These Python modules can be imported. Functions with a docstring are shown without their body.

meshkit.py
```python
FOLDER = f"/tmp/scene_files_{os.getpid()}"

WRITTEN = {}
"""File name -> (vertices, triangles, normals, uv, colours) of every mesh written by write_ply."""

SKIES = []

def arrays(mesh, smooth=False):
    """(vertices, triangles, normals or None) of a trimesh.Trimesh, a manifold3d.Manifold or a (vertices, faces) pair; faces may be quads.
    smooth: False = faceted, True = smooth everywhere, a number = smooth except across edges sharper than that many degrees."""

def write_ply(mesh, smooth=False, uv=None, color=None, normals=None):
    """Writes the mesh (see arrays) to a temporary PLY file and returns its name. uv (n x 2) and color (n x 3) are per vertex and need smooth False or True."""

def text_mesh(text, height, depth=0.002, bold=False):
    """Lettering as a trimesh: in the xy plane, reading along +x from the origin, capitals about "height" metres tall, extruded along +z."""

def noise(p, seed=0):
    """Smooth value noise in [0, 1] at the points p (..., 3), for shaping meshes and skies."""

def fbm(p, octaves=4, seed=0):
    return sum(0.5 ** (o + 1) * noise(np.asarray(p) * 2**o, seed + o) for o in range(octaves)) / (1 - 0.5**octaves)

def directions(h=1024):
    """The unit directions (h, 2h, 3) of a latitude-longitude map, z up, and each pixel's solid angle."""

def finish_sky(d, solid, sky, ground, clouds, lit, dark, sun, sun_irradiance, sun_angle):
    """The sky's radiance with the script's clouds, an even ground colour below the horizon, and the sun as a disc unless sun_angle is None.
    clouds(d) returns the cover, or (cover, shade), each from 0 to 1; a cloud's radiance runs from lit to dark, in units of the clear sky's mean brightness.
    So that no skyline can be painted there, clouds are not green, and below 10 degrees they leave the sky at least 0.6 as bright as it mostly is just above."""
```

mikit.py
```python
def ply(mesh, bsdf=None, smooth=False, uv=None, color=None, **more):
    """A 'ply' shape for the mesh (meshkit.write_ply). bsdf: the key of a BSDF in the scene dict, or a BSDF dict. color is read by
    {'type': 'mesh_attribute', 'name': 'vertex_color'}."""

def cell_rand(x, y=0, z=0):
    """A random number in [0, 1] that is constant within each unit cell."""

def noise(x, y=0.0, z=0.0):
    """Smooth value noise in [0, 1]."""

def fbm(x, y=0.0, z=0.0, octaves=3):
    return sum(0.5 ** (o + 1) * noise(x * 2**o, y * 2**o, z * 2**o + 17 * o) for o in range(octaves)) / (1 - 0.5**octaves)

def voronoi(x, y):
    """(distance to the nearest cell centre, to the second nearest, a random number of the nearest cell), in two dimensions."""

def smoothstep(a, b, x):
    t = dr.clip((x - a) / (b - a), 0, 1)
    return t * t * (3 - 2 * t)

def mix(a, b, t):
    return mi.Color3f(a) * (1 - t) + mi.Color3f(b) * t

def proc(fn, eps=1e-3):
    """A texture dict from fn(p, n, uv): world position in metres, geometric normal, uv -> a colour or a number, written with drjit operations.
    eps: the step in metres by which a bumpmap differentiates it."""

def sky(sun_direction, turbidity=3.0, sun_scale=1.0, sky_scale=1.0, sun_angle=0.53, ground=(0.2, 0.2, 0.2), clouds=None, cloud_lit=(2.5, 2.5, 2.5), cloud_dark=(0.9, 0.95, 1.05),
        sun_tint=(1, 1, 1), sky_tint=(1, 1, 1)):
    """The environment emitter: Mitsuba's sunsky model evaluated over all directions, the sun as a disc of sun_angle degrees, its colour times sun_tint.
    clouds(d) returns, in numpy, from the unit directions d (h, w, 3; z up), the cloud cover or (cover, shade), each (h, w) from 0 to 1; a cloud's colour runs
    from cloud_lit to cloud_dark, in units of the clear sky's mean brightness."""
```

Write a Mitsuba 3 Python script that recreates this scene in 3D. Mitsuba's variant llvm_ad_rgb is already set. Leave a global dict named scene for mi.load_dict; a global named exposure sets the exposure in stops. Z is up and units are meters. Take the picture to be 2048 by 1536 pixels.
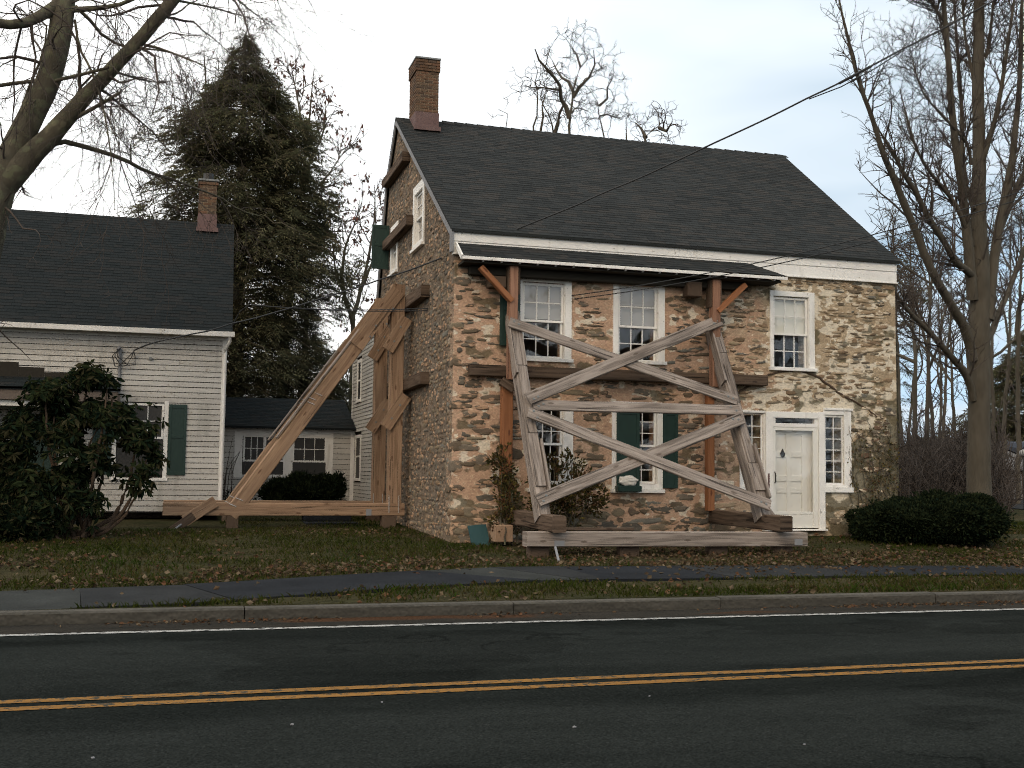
import math, numpy as np, trimesh, mitsuba as mi, mikit, drjit as dr
from mikit import noise, fbm, cell_rand, smoothstep, mix
import meshkit
import re
import shapely.geometry as sg
from shapely import affinity
T = mi.ScalarTransform4f
scene, labels = {}, {}
R = np.random.default_rng(7)

# ---------------------------------------------------------------- camera, sky, exposure
CAM = np.array([-5.118, -21.329, 1.303])
scene['camera'] = {'type': 'perspective', 'fov': 47.99, 'fov_axis': 'x', 'near_clip': 0.1, 'far_clip': 2000,
                   'to_world': T().look_at(origin=CAM.tolist(), target=(CAM + [0.28209674, 0.95620228, 0.0780937]).tolist(), up=[-0.03357925, -0.07150896, 0.99687457])}


def clouds(d):
    # an even overcast: brighter where the low sun stands behind it, greyer banks low down
    q = d * np.array([3.0, 3.0, 7.0])
    n = meshkit.fbm(q + 11.0, 5, seed=3)
    bank = meshkit.fbm(d * np.array([5.0, 5.0, 22.0]) + 4.0, 4, seed=9)
    low = np.clip(1 - d[..., 2] / 0.42, 0, 1)
    east = np.clip((d[..., 0] - 0.10) * 1.75, 0, 0.85)
    shade = 0.10 + 0.60 * (n - 0.5) + 0.85 * east + 1.3 * low * np.clip(bank - 0.42, 0, 1) * (0.4 + 1.2 * east)
    return np.ones(d.shape[:-1]), np.clip(shade, 0, 1)


scene['sky'] = mikit.sky((-0.42, -0.72, 0.55), turbidity=4.0, sun_scale=0.12, sun_angle=34.0, clouds=clouds, sun_tint=(1.0, 0.9, 0.76),
                         cloud_lit=(2.42, 2.40, 2.34), cloud_dark=(0.74, 1.00, 1.24), ground=(0.08, 0.08, 0.07))
exposure = 2.85

# ---------------------------------------------------------------- materials
def rgb(*c): return {'type': 'rgb', 'value': list(c)}
def two(b): return {'type': 'twosided', 'bsdf': b}
def C3(*c): return mi.Color3f(*c)


def mat(name, color, rough=0.85, spec=0.3, bump=None, bscale=0.01, **more):
    b = {'type': 'principled', 'base_color': mikit.proc(color) if callable(color) else rgb(*color), 'roughness': rough, 'specular': spec, **more}
    if bump is not None:
        b = {'type': 'bumpmap', 'tex': mikit.proc(bump, eps=0.004), 'scale': bscale, 'bsdf': b}
    scene[name] = two(b)


def sel(t, a, b): return mi.Color3f(dr.select(t, a[0], b[0]), dr.select(t, a[1], b[1]), dr.select(t, a[2], b[2]))


def pal(t, cols):
    """piecewise palette at t in 0..1"""
    n = len(cols); c = mi.Color3f(*cols[0])
    for i in range(1, n):
        c = sel(t >= i / n, C3(*cols[i]), c)
    return c


def asphalt_c(p, n, uv):
    g = noise(p.x * 90, p.y * 90); f = fbm(p.x * 0.35, p.y * 1.6 + 3, 0.0, 3); w = fbm(p.x * 2.1, p.y * 6.0, 0.0, 2)
    speck = smoothstep(0.955, 0.985, cell_rand(p.x * 60, p.y * 60, 5))
    track = smoothstep(0.75, 0.15, dr.abs(dr.abs(p.y + 12.5) - 1.85 + (f - 0.5) * 0.5 - 0.0) - 0.55)
    c = mix((0.0070, 0.0084, 0.0078), (0.0190, 0.0215, 0.0202), f * 0.45 + w * 0.25 + track * 0.30) * (0.62 + 0.76 * g)
    patch = smoothstep(0.56, 0.60, fbm(p.x * 0.55 + 20, p.y * 0.9 + 4, 6.0, 4))
    c = c * (1 - 0.22 * patch)
    crack = smoothstep(0.018, 0.006, dr.abs(fbm(p.x * 0.8 + 3, p.y * 1.1, 9.0, 4) - 0.5)) * smoothstep(0.5, 0.62, fbm(p.x * 0.15 + 7, p.y * 0.3, 2.0, 2))
    c = c * (1 - 0.35 * crack)
    return c + C3(0.007, 0.007, 0.007) * speck


def shoulder_c(p, n, uv):
    g = noise(p.x * 70, p.y * 70); f = fbm(p.x * 0.9, p.y * 4, 0.0, 3); l = fbm(p.x * 0.6 + 31, p.y * 2.2, 0.0, 3)
    edge = smoothstep(-8.75, -8.25, p.y + (f - 0.5) * 0.4)
    c = mix((0.016, 0.016, 0.0145), (0.029, 0.026, 0.022), f) * (0.75 + 0.5 * g)
    return mix(c, C3(0.044, 0.023, 0.013) * (0.6 + 0.8 * g), smoothstep(0.52, 0.62, l) * edge * 0.8)


def lawn_c(p, n, uv):
    f = fbm(p.x * 0.9, p.y * 1.3, 0.0, 3); g = noise(p.x * 26, p.y * 26); h = noise(p.x * 9, p.y * 9, 3.0)
    return mix((0.016, 0.019, 0.008), (0.034, 0.027, 0.014), f) * (0.5 + 0.7 * g + 0.3 * h)


def concrete_c(p, n, uv):
    # uv.x picks the tone of the slab
    g = noise(p.x * 55, p.y * 55, p.z * 55); f = fbm(p.x * 1.7, p.y * 1.7, p.z * 3.0, 3)
    c = pal(uv.x, [(0.026, 0.028, 0.027), (0.0145, 0.0160, 0.0185), (0.0200, 0.0212, 0.0220)])
    return c * (0.45 + 0.34 * g + 0.75 * f)


def kerb_c(p, n, uv):
    g = noise(p.x * 40, p.y * 40, p.z * 40); f = fbm(p.x * 2.6, p.y * 2.6, p.z * 14, 4)
    c = mix((0.036, 0.034, 0.028), (0.082, 0.076, 0.064), f) * (0.65 + 0.55 * g)
    return c


def mortar_c(p, n, uv):
    f = fbm(p.x * 2.2, p.z * 3.0, p.y * 3, 4); g = noise(p.x * 38, p.y * 38, p.z * 38); h = fbm(p.x * 4.6 + 5, p.z * 7.5, p.y * 5, 4)
    pink = mix((0.37, 0.236, 0.158), (0.48, 0.328, 0.232), f)
    tan = mix((0.25, 0.185, 0.118), (0.41, 0.325, 0.222), f)
    c = mix(pink, tan, smoothstep(5.6, 7.4, p.x + (f - 0.5) * 3.0))
    # whitewash remnants on the right part and on the plaster above the door
    zone = smoothstep(6.2, 8.4, p.x + (f - 0.5) * 2.5) * 0.13 + smoothstep(0.75, 0.3, dr.abs(p.z - 3.0)) * smoothstep(1.8, 1.3, dr.abs(p.x - 7.35)) * 0.15 + smoothstep(1.2, 0.4, dr.abs(p.z - 1.3)) * smoothstep(0.55, 0.2, dr.abs(p.x - 8.55)) * 0.12
    patch = smoothstep(0.62, 0.66, h + zone)
    c = mix(c, C3(0.60, 0.54, 0.43), patch * 0.9)
    # pale lime edges scattered over the pointing
    c = mix(c, C3(0.58, 0.47, 0.33), smoothstep(0.66, 0.72, fbm(p.x * 22 + 9, p.z * 30, 2.0, 3)) * 0.45)
    # earth splash and moss in patches near the ground and by the right corner
    dirt = fbm(p.x * 3.1 + 40, p.z * 4.1, 7.0, 4)
    low = smoothstep(1.5, 0.1, p.z) * 0.16 + smoothstep(7.9, 9.0, p.x) * smoothstep(3.9, 2.6, p.z) * 0.30
    c = mix(c, C3(0.085, 0.075, 0.045), smoothstep(0.60, 0.70, dirt + low) * 0.8)
    return c * (0.78 + 0.4 * g)


def gable_c(p, n, uv):
    f = fbm(p.y * 1.9, p.z * 1.9, 0.0, 4); g = noise(p.x * 30, p.y * 30, p.z * 30); h = fbm(p.y * 9, p.z * 9, 5.0, 3)
    c = mix((0.100, 0.077, 0.057), (0.185, 0.150, 0.117), h)
    c = mix(c, C3(0.21, 0.158, 0.115), smoothstep(0.55, 0.68, f) * 0.5)
    return c * (0.6 + 0.75 * g)


def mortar_b(p, n, uv):
    return fbm(p.x * 9, p.y * 9, p.z * 12, 4) + 0.3 * noise(p.x * 45, p.y * 45, p.z * 45)


STONE = [(0.080, 0.064, 0.047), (0.115, 0.089, 0.062), (0.140, 0.116, 0.088), (0.095, 0.084, 0.068), (0.160, 0.112, 0.070), (0.120, 0.078, 0.052),
         (0.175, 0.142, 0.098), (0.215, 0.150, 0.094), (0.255, 0.195, 0.128), (0.140, 0.132, 0.110), (0.300, 0.230, 0.155), (0.125, 0.094, 0.068)]


def stone_c(p, n, uv):
    f = fbm(p.x * 7, p.y * 7, p.z * 15, 4); g = noise(p.x * 60, p.y * 60, p.z * 60)
    c = pal(uv.x, STONE) * (0.55 + 0.6 * f + 0.35 * g)
    right = smoothstep(5.4, 7.2, p.x)
    smear = mix((0.42, 0.27, 0.175), (0.50, 0.42, 0.31), right)
    return mix(c, smear, smoothstep(0.56, 0.65, fbm(p.x * 9 + 3, p.y * 9, p.z * 14 + 8, 4) + 0.05 * right) * uv.y)


def shingle_c(p, n, uv):
    g = noise(p.x * 70, p.y * 70, p.z * 70); f = fbm(p.x * 0.8, p.y * 0.8, p.z, 3)
    c = pal(uv.x, [(0.0165, 0.0185, 0.0185), (0.0215, 0.0225, 0.0218), (0.0188, 0.0212, 0.0214), (0.0255, 0.0246, 0.0228), (0.0140, 0.0158, 0.0160)])
    return c * (0.65 + 0.4 * g + 0.3 * f)


def shingle2_c(p, n, uv):
    g = noise(p.x * 70, p.y * 70, p.z * 70); f = fbm(p.x * 0.8, p.y * 0.8, p.z, 3)
    c = pal(uv.x, [(0.0085, 0.0115, 0.0122), (0.0115, 0.0138, 0.0142), (0.0098, 0.0128, 0.0138), (0.0135, 0.0145, 0.0143)])
    return c * (0.65 + 0.4 * g + 0.3 * f)


def white_c(p, n, uv):
    f = fbm(p.x * 1.3, p.y * 1.3, p.z * 2.5, 3); s = fbm(p.x * 9, p.y * 9, p.z * 1.1, 3); g = noise(p.x * 50, p.y * 50, p.z * 50)
    c = mix((0.64, 0.625, 0.59), (0.78, 0.77, 0.735), f)
    c = c * (0.9 + 0.15 * g)
    c = mix(c, C3(0.36, 0.33, 0.27), smoothstep(0.62, 0.78, s) * 0.35)
    return mix(c, C3(0.24, 0.21, 0.17), smoothstep(0.74, 0.79, fbm(p.x * 17, p.y * 17, p.z * 12, 3)) * 0.6)


def clap_c(p, n, uv):
    f = fbm(p.x * 0.7, p.y * 0.7, p.z * 1.2, 3); s = fbm(p.x * 6, p.y * 6, p.z * 0.8 + 9, 3); g = noise(p.x * 40, p.y * 40, p.z * 40)
    c = mix((0.37, 0.355, 0.325), (0.50, 0.49, 0.455), f) * (0.88 + 0.16 * g) * (0.93 + 0.12 * uv.x)
    c = mix(c, C3(0.25, 0.25, 0.22), smoothstep(0.60, 0.76, s) * 0.45)
    return mix(c, C3(0.19, 0.16, 0.13), smoothstep(0.70, 0.75, fbm(p.x * 13, p.y * 13, p.z * 14, 3)) * 0.6)


def wood(dark, light, knot, grain=34.0):
    def fn(p, n, uv):
        w = fbm(uv.x * 0.9, uv.y * 3.0, 1.0, 2)
        g = fbm(uv.x * 1.6, uv.y * grain + w * 3, 0.0, 3); h = noise(uv.x * 6, uv.y * grain * 3.2)
        c = mix(dark, light, smoothstep(0.2, 0.8, g * 0.75 + h * 0.25))
        kx, ky = uv.x * 1.6, uv.y * 5.0
        k1, k2, kr = mikit.voronoi(kx, ky)
        c = mix(c, C3(*knot), smoothstep(0.13, 0.06, k1) * dr.select(kr > 0.55, 0.8, 0.0))
        stain = fbm(uv.x * 0.8 + 7, uv.y * 2.0 + 3, 4.0, 3)
        c = c * (0.72 + 0.56 * stain)
        crack = smoothstep(0.73, 0.79, fbm(uv.x * 0.9 + 2, uv.y * grain * 0.8, 8.0, 2))
        return c * (1 - 0.65 * crack)
    return fn


def brick_c(p, n, uv):
    f = noise(p.x * 40, p.y * 40, p.z * 40); g = fbm(p.x * 9, p.y * 9, p.z * 9, 3)
    c = pal(uv.x, [(0.098, 0.058, 0.036), (0.118, 0.072, 0.045), (0.084, 0.054, 0.037), (0.108, 0.074, 0.050), (0.128, 0.072, 0.045), (0.076, 0.054, 0.040)])
    return c * (0.6 + 0.4 * f + 0.45 * g)


def bark_c(p, n, uv):
    f = fbm(p.x * 14, p.y * 14, p.z * 5, 4); g = fbm(p.x * 3, p.y * 3, p.z * 2.2, 3); l = fbm(p.x * 8 + 7, p.y * 8, p.z * 8, 3)
    c = mix((0.045, 0.038, 0.027), (0.105, 0.094, 0.070), f * 0.65 + g * 0.35)
    c = mix(c, C3(0.115, 0.122, 0.074), smoothstep(0.53, 0.66, l) * 0.6)
    return mix(c, C3(0.17, 0.155, 0.10), smoothstep(0.62, 0.70, fbm(p.x * 5, p.y * 5, p.z * 3 + 5, 3)) * 0.45)


def bark2_c(p, n, uv):
    f = fbm(p.x * 12, p.y * 12, p.z * 3, 4); g = fbm(p.x * 2, p.y * 2, p.z * 1.2, 3)
    return mix((0.046, 0.040, 0.030), (0.105, 0.092, 0.072), f * 0.6 + g * 0.4)


def leaf_pal(cols):
    def fn(p, n, uv):
        f = noise(p.x * 6, p.y * 6, p.z * 6)
        return pal(uv.x, cols) * (0.6 + 0.5 * uv.y + 0.35 * f)
    return fn


def leaf(name, cols, rough=0.7, spec=0.25, trans=0.25):
    scene[name] = {'type': 'principledthin', 'base_color': mikit.proc(leaf_pal(cols)), 'roughness': rough, 'diff_trans': trans, 'spec_trans': 0.0, 'eta': 1.3}


mat('m_asphalt', asphalt_c, 1.0, 0.0, bump=lambda p, n, uv: noise(p.x * 70, p.y * 70) + 0.5 * noise(p.x * 160, p.y * 160), bscale=0.004)
mat('m_shoulder', shoulder_c, 1.0, 0.0)
mat('m_lawn', lawn_c, 0.95, 0.05)
mat('m_concrete', concrete_c, 0.95, 0.05)
mat('m_kerb', kerb_c, 0.9, 0.2, bump=lambda p, n, uv: fbm(p.x * 22, p.y * 22, p.z * 30, 3), bscale=0.012)
mat('m_mortar', mortar_c, 0.95, 0.1, bump=mortar_b, bscale=0.022)
mat('m_gable', gable_c, 0.95, 0.1, bump=mortar_b, bscale=0.045)
mat('m_stone', stone_c, 0.9, 0.2)
mat('m_shingle', shingle_c, 0.92, 0.2)
mat('m_shingle_dark', shingle2_c, 0.92, 0.15)
mat('m_white', white_c, 0.6, 0.35)
mat('m_clapboard', clap_c, 0.65, 0.3)
mat('m_timber', wood((0.180, 0.114, 0.071), (0.310, 0.208, 0.138), (0.085, 0.042, 0.022)), 0.82, 0.2)
mat('m_timber_red', wood((0.185, 0.098, 0.063), (0.285, 0.160, 0.108), (0.08, 0.03, 0.015)), 0.82, 0.2)
mat('m_timber_grey', wood((0.120, 0.098, 0.082), (0.285, 0.243, 0.212), (0.08, 0.06, 0.045)), 0.85, 0.2)
mat('m_timber_orange', wood((0.190, 0.078, 0.034), (0.265, 0.115, 0.054), (0.08, 0.03, 0.015)), 0.8, 0.2)
mat('m_timber_dark', wood((0.052, 0.036, 0.025), (0.115, 0.082, 0.060), (0.03, 0.02, 0.015)), 0.88, 0.15)
mat('m_brick', brick_c, 0.9, 0.15)
mat('m_brick_joint', (0.29, 0.235, 0.165), 0.95, 0.1)
mat('m_bark', bark_c, 0.92, 0.1)
mat('m_bark_grey', bark2_c, 0.92, 0.1)
mat('m_twig', (0.070, 0.058, 0.050), 0.9, 0.1)
mat('m_green', lambda p, n, uv: mix((0.008, 0.026, 0.021), (0.013, 0.036, 0.028), fbm(p.x * 5, p.y * 5, p.z * 3, 3)), 0.5, 0.35)
mat('m_teal', (0.012, 0.046, 0.050), 0.6, 0.3)
mat('m_groove_shade', (0.020, 0.019, 0.017), 0.9, 0.1)  # near-black backing: the shade in the clapboard grooves, put into colour
mat('m_plaster', (0.30, 0.28, 0.24), 0.95, 0.1)
mat('m_floor', (0.09, 0.060, 0.038), 0.7, 0.2)
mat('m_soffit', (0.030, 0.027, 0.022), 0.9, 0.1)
mat('m_shade', lambda p, n, uv: mix((0.58, 0.58, 0.52), (0.66, 0.66, 0.60), fbm(p.x * 3, p.y, p.z * 2, 2)), 0.9, 0.1)
mat('m_blind', (0.30, 0.30, 0.29), 0.9, 0.1)
mat('m_door', (0.66, 0.65, 0.60), 0.45, 0.4)
mat('m_metal', (0.16, 0.17, 0.17), 0.5, 0.5)
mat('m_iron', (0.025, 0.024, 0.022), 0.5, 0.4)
mat('m_steel', (0.55, 0.56, 0.56), 0.35, 0.5, metallic=0.6)
mat('m_cable', (0.022, 0.023, 0.024), 0.6, 0.3)
mat('m_flashing', lambda p, n, uv: mix((0.100, 0.060, 0.058), (0.155, 0.105, 0.098), fbm(p.x * 4, p.y * 4, p.z * 4, 3)), 0.8, 0.2)
mat('m_line_white', lambda p, n, uv: mix(mix((0.20, 0.20, 0.19), (0.32, 0.32, 0.30), fbm(p.x * 2, p.y * 30, 0.0, 3)), (0.04, 0.04, 0.038), smoothstep(0.56, 0.67, fbm(p.x * 24, p.y * 34, 4.0, 3))), 0.75, 0.2)
mat('m_line_yellow', lambda p, n, uv: mix(mix((0.130, 0.062, 0.011), (0.205, 0.100, 0.018), fbm(p.x * 2, p.y * 30, 0.0, 3)), (0.03, 0.026, 0.016), smoothstep(0.58, 0.68, fbm(p.x * 26, p.y * 34, 4.0, 3))), 0.75, 0.2)
mat('m_blue_roof', (0.040, 0.046, 0.058), 0.9, 0.1)
mat('m_pale', (0.20, 0.205, 0.215), 0.8, 0.2)
mat('m_paper', (0.62, 0.60, 0.55), 0.8, 0.2)
leaf('m_grass', [(0.020, 0.029, 0.0055), (0.028, 0.036, 0.0075), (0.034, 0.036, 0.010), (0.044, 0.038, 0.014), (0.023, 0.038, 0.0065)], trans=0.3)
leaf('m_litter', [(0.072, 0.054, 0.033), (0.098, 0.074, 0.047), (0.056, 0.040, 0.026), (0.125, 0.096, 0.064), (0.078, 0.052, 0.031), (0.048, 0.036, 0.025), (0.098, 0.052, 0.030)], trans=0.15)
leaf('m_conifer', [(0.098, 0.098, 0.054), (0.112, 0.108, 0.060), (0.120, 0.110, 0.064), (0.086, 0.092, 0.054), (0.130, 0.110, 0.068)], trans=0.6)
leaf('m_rhodo', [(0.013, 0.020, 0.010), (0.018, 0.025, 0.011), (0.024, 0.030, 0.013), (0.010, 0.018, 0.011), (0.036, 0.034, 0.018)], 0.5, trans=0.12)
leaf('m_yew', [(0.009, 0.014, 0.008), (0.014, 0.020, 0.010), (0.007, 0.012, 0.008), (0.022, 0.028, 0.013), (0.012, 0.018, 0.009)], trans=0.1)
leaf('m_vine', [(0.044, 0.041, 0.017), (0.058, 0.046, 0.021), (0.075, 0.043, 0.022), (0.035, 0.036, 0.016), (0.095, 0.076, 0.024)], trans=0.25)
leaf('m_rust', [(0.120, 0.062, 0.050), (0.090, 0.058, 0.046), (0.155, 0.072, 0.056), (0.070, 0.050, 0.040)], trans=0.3)
scene['m_glass'] = {'type': 'thindielectric', 'int_ior': 1.5}

# ---------------------------------------------------------------- helpers
COUNT = {}
PLACE = None            # the 4x4 that places what is being built (the clapboard house is modelled at its own origin)


def numbered(key):
    n = COUNT.get(key, 0); COUNT[key] = n + 1
    return key if n == 0 else f'{key}_{n:03d}'


def tag(key, label=None, cat=None, group=None, kind=None):
    d = labels.setdefault(key, {})
    for a, b in (('label', label), ('category', cat), ('group', group), ('kind', kind)):
        if b: d[a] = b
    return key


def thing(name, label, cat, group=None):
    return tag(numbered(name), label, cat, group)


class MB:
    """collects vertices, triangles and uv of one mesh"""
    def __init__(s): s.v, s.f, s.u, s.n = [], [], [], 0

    def add(s, v, f, uv):
        v = np.asarray(v, float); f = np.asarray(f, int)
        if f.shape[1] == 4: f = np.vstack([f[:, [0, 1, 2]], f[:, [0, 2, 3]]])
        uv = np.broadcast_to(np.asarray(uv, float), (len(v), 2))
        s.v.append(v); s.f.append(f + s.n); s.u.append(uv); s.n += len(v)
        return s

    def build(s, key, m, smooth=False, kind=None, label=None, exact=False):
        key = key if exact else numbered(key)
        V = np.vstack(s.v)
        if PLACE is not None: V = V @ PLACE[:3, :3].T + PLACE[:3, 3]
        scene[key] = mikit.ply((V, np.vstack(s.f)), m, smooth=smooth, uv=np.vstack(s.u))
        if '__' in key and re.sub(r'_\d{3}$', '', key).split('__')[-1] in ('twigs', 'branches', 'foliage', 'leaves', 'stems'): kind = 'stuff'   # too small to pick apart
        if kind: tag(key, kind=kind)
        if label: tag(key, label)
        return key


BOXF = np.array([[0, 1, 3, 2], [4, 6, 7, 5], [0, 4, 5, 1], [2, 3, 7, 6], [0, 2, 6, 4], [1, 5, 7, 3]])


def frame(a, b, up=(0, 0, 1)):
    a, b = np.asarray(a, float), np.asarray(b, float); t = b - a; L = np.linalg.norm(t); t /= L
    s = np.cross(up, t)
    if np.linalg.norm(s) < 1e-3: s = np.cross((0, 1, 0), t)
    s /= np.linalg.norm(s); u = np.cross(t, s)
    return a, t, s, u, L


def beam(mb, a, b, w, h, up=(0, 0, 1), ch=0.012, warp=0.0015, seg=None):
    """a sawn timber from a to b: w across (the side direction), h along up; chamfered arrises, a slight warp, uv = (metres along, metres round)"""
    a, t, s, u, L = frame(a, b, up)
    ch = min(ch, w * 0.3, h * 0.3)
    pr = np.array([(-w/2 + ch, -h/2), (w/2 - ch, -h/2), (w/2, -h/2 + ch), (w/2, h/2 - ch), (w/2 - ch, h/2), (-w/2 + ch, h/2), (-w/2, h/2 - ch), (-w/2, -h/2 + ch)])
    k = seg or max(2, int(L / 0.5) + 1); n = len(pr)
    off = R.uniform(0, 40); per = np.r_[0, np.cumsum(np.linalg.norm(np.diff(pr, axis=0, append=pr[:1]), axis=1))]
    xs = np.linspace(0, L, k)
    wob = np.cumsum(R.normal(0, warp / k ** 0.5, (k, 2)), 0); wob -= np.linspace(0, 1, k)[:, None] * wob[-1]
    V, U = [], []
    for i, x in enumerate(xs):
        for j in range(n + 1):
            q = pr[j % n] + wob[i]
            V.append(a + t * x + s * q[0] + u * q[1]); U.append((off + x, off * 0.37 + per[j]))
    F = [(i * (n + 1) + j, i * (n + 1) + j + 1, (i + 1) * (n + 1) + j + 1, (i + 1) * (n + 1) + j) for i in range(k - 1) for j in range(n)]
    mb.add(V, F, U)
    for i, fl in ((0, 1), (k - 1, 0)):
        ring = np.array(V[i * (n + 1):i * (n + 1) + n]); c = ring.mean(0)
        tri = [(n, (j + 1) % n, j) if fl else (n, j, (j + 1) % n) for j in range(n)]
        mb.add(np.vstack([ring, c]), tri, np.c_[off + 13 + (np.vstack([ring, c]) - c) @ s * 0.3, off + (np.vstack([ring, c]) - c) @ u])
    return mb


def box(mb, lo, hi, M=None, uv=None, ch=0.0):
    """an axis-aligned box, its arrises chamfered by ch, placed by the 4x4 M"""
    lo, hi = np.minimum(lo, hi).astype(float), np.maximum(lo, hi).astype(float)
    uv = (R.uniform(0, 1), R.uniform(0, 1)) if uv is None else uv
    if ch > 0 and min(hi - lo) > 2.2 * ch:
        c, e = (lo + hi) / 2, (hi - lo) / 2
        pts = []
        for sx in (-1, 1):
            for sy in (-1, 1):
                for sz in (-1, 1):
                    S = np.array([sx, sy, sz])
                    for k in range(3):
                        q = e - ch; q = q.copy(); q[k] = e[k]; pts.append(c + S * q)
        h = trimesh.convex.convex_hull(np.array(pts)); v, f = np.array(h.vertices), np.array(h.faces)
    else:
        v = np.array([[x, y, z] for x in (lo[0], hi[0]) for y in (lo[1], hi[1]) for z in (lo[2], hi[2])]); f = BOXF
    if M is not None: v = v @ M[:3, :3].T + M[:3, 3]
    return mb.add(v, f, uv)


def tubes(mb, P, Rr, sides=5, uv=(0.5, 0.5)):
    """many polylines at once: P (n, k, 3), Rr (n, k)"""
    P = np.asarray(P, float); n, k, _ = P.shape
    t = np.gradient(P, axis=1); t /= np.linalg.norm(t, axis=2, keepdims=True) + 1e-12
    a = np.cross(t, np.where(np.abs(t[..., 2:]) < 0.9, [0, 0, 1.0], [1.0, 0, 0])); a /= np.linalg.norm(a, axis=2, keepdims=True) + 1e-12
    b = np.cross(t, a); ang = np.arange(sides) * 2 * np.pi / sides
    v = P[:, :, None] + Rr[:, :, None, None] * (np.cos(ang)[:, None] * a[:, :, None] + np.sin(ang)[:, None] * b[:, :, None])
    i, j = np.meshgrid(np.arange(k - 1), np.arange(sides), indexing='ij')
    q = np.stack([i * sides + j, i * sides + (j + 1) % sides, (i + 1) * sides + (j + 1) % sides, (i + 1) * sides + j], -1).reshape(-1, 4)
    f = (q[None] + (np.arange(n) * k * sides)[:, None, None]).reshape(-1, 4)
    return mb.add(v.reshape(-1, 3), f, uv)


def tube(mb, pts, r, sides=6):
    pts = np.asarray(pts, float); r = np.broadcast_to(r, (len(pts),))
    return tubes(mb, pts[None], np.asarray(r, float)[None], sides)


def resample(pts, rad, step, wig=0.0):
    pts = np.asarray(pts, float); s = np.r_[0, np.cumsum(np.linalg.norm(np.diff(pts, axis=0), axis=1))]
    k = max(3, int(s[-1] / step) + 1); q = np.linspace(0, s[-1], k)
    from scipy.interpolate import PchipInterpolator
    out = np.stack([PchipInterpolator(s, pts[:, i])(q) for i in range(3)], 1)
    rr = np.interp(q, np.linspace(0, s[-1], len(rad)), rad)
    if wig: out[1:-1] += R.normal(0, wig, (k - 2, 3)) * rr[1:-1, None]
    return out, rr


def poly_slab(mb, poly, z0, z1, M, uv=(0.5, 0.5)):
    m = trimesh.creation.extrude_polygon(poly, z1 - z0, engine='earcut'); v = np.array(m.vertices); v[:, 2] += z0
    return mb.add(v @ M[:3, :3].T + M[:3, 3], np.array(m.faces), uv)


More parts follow.
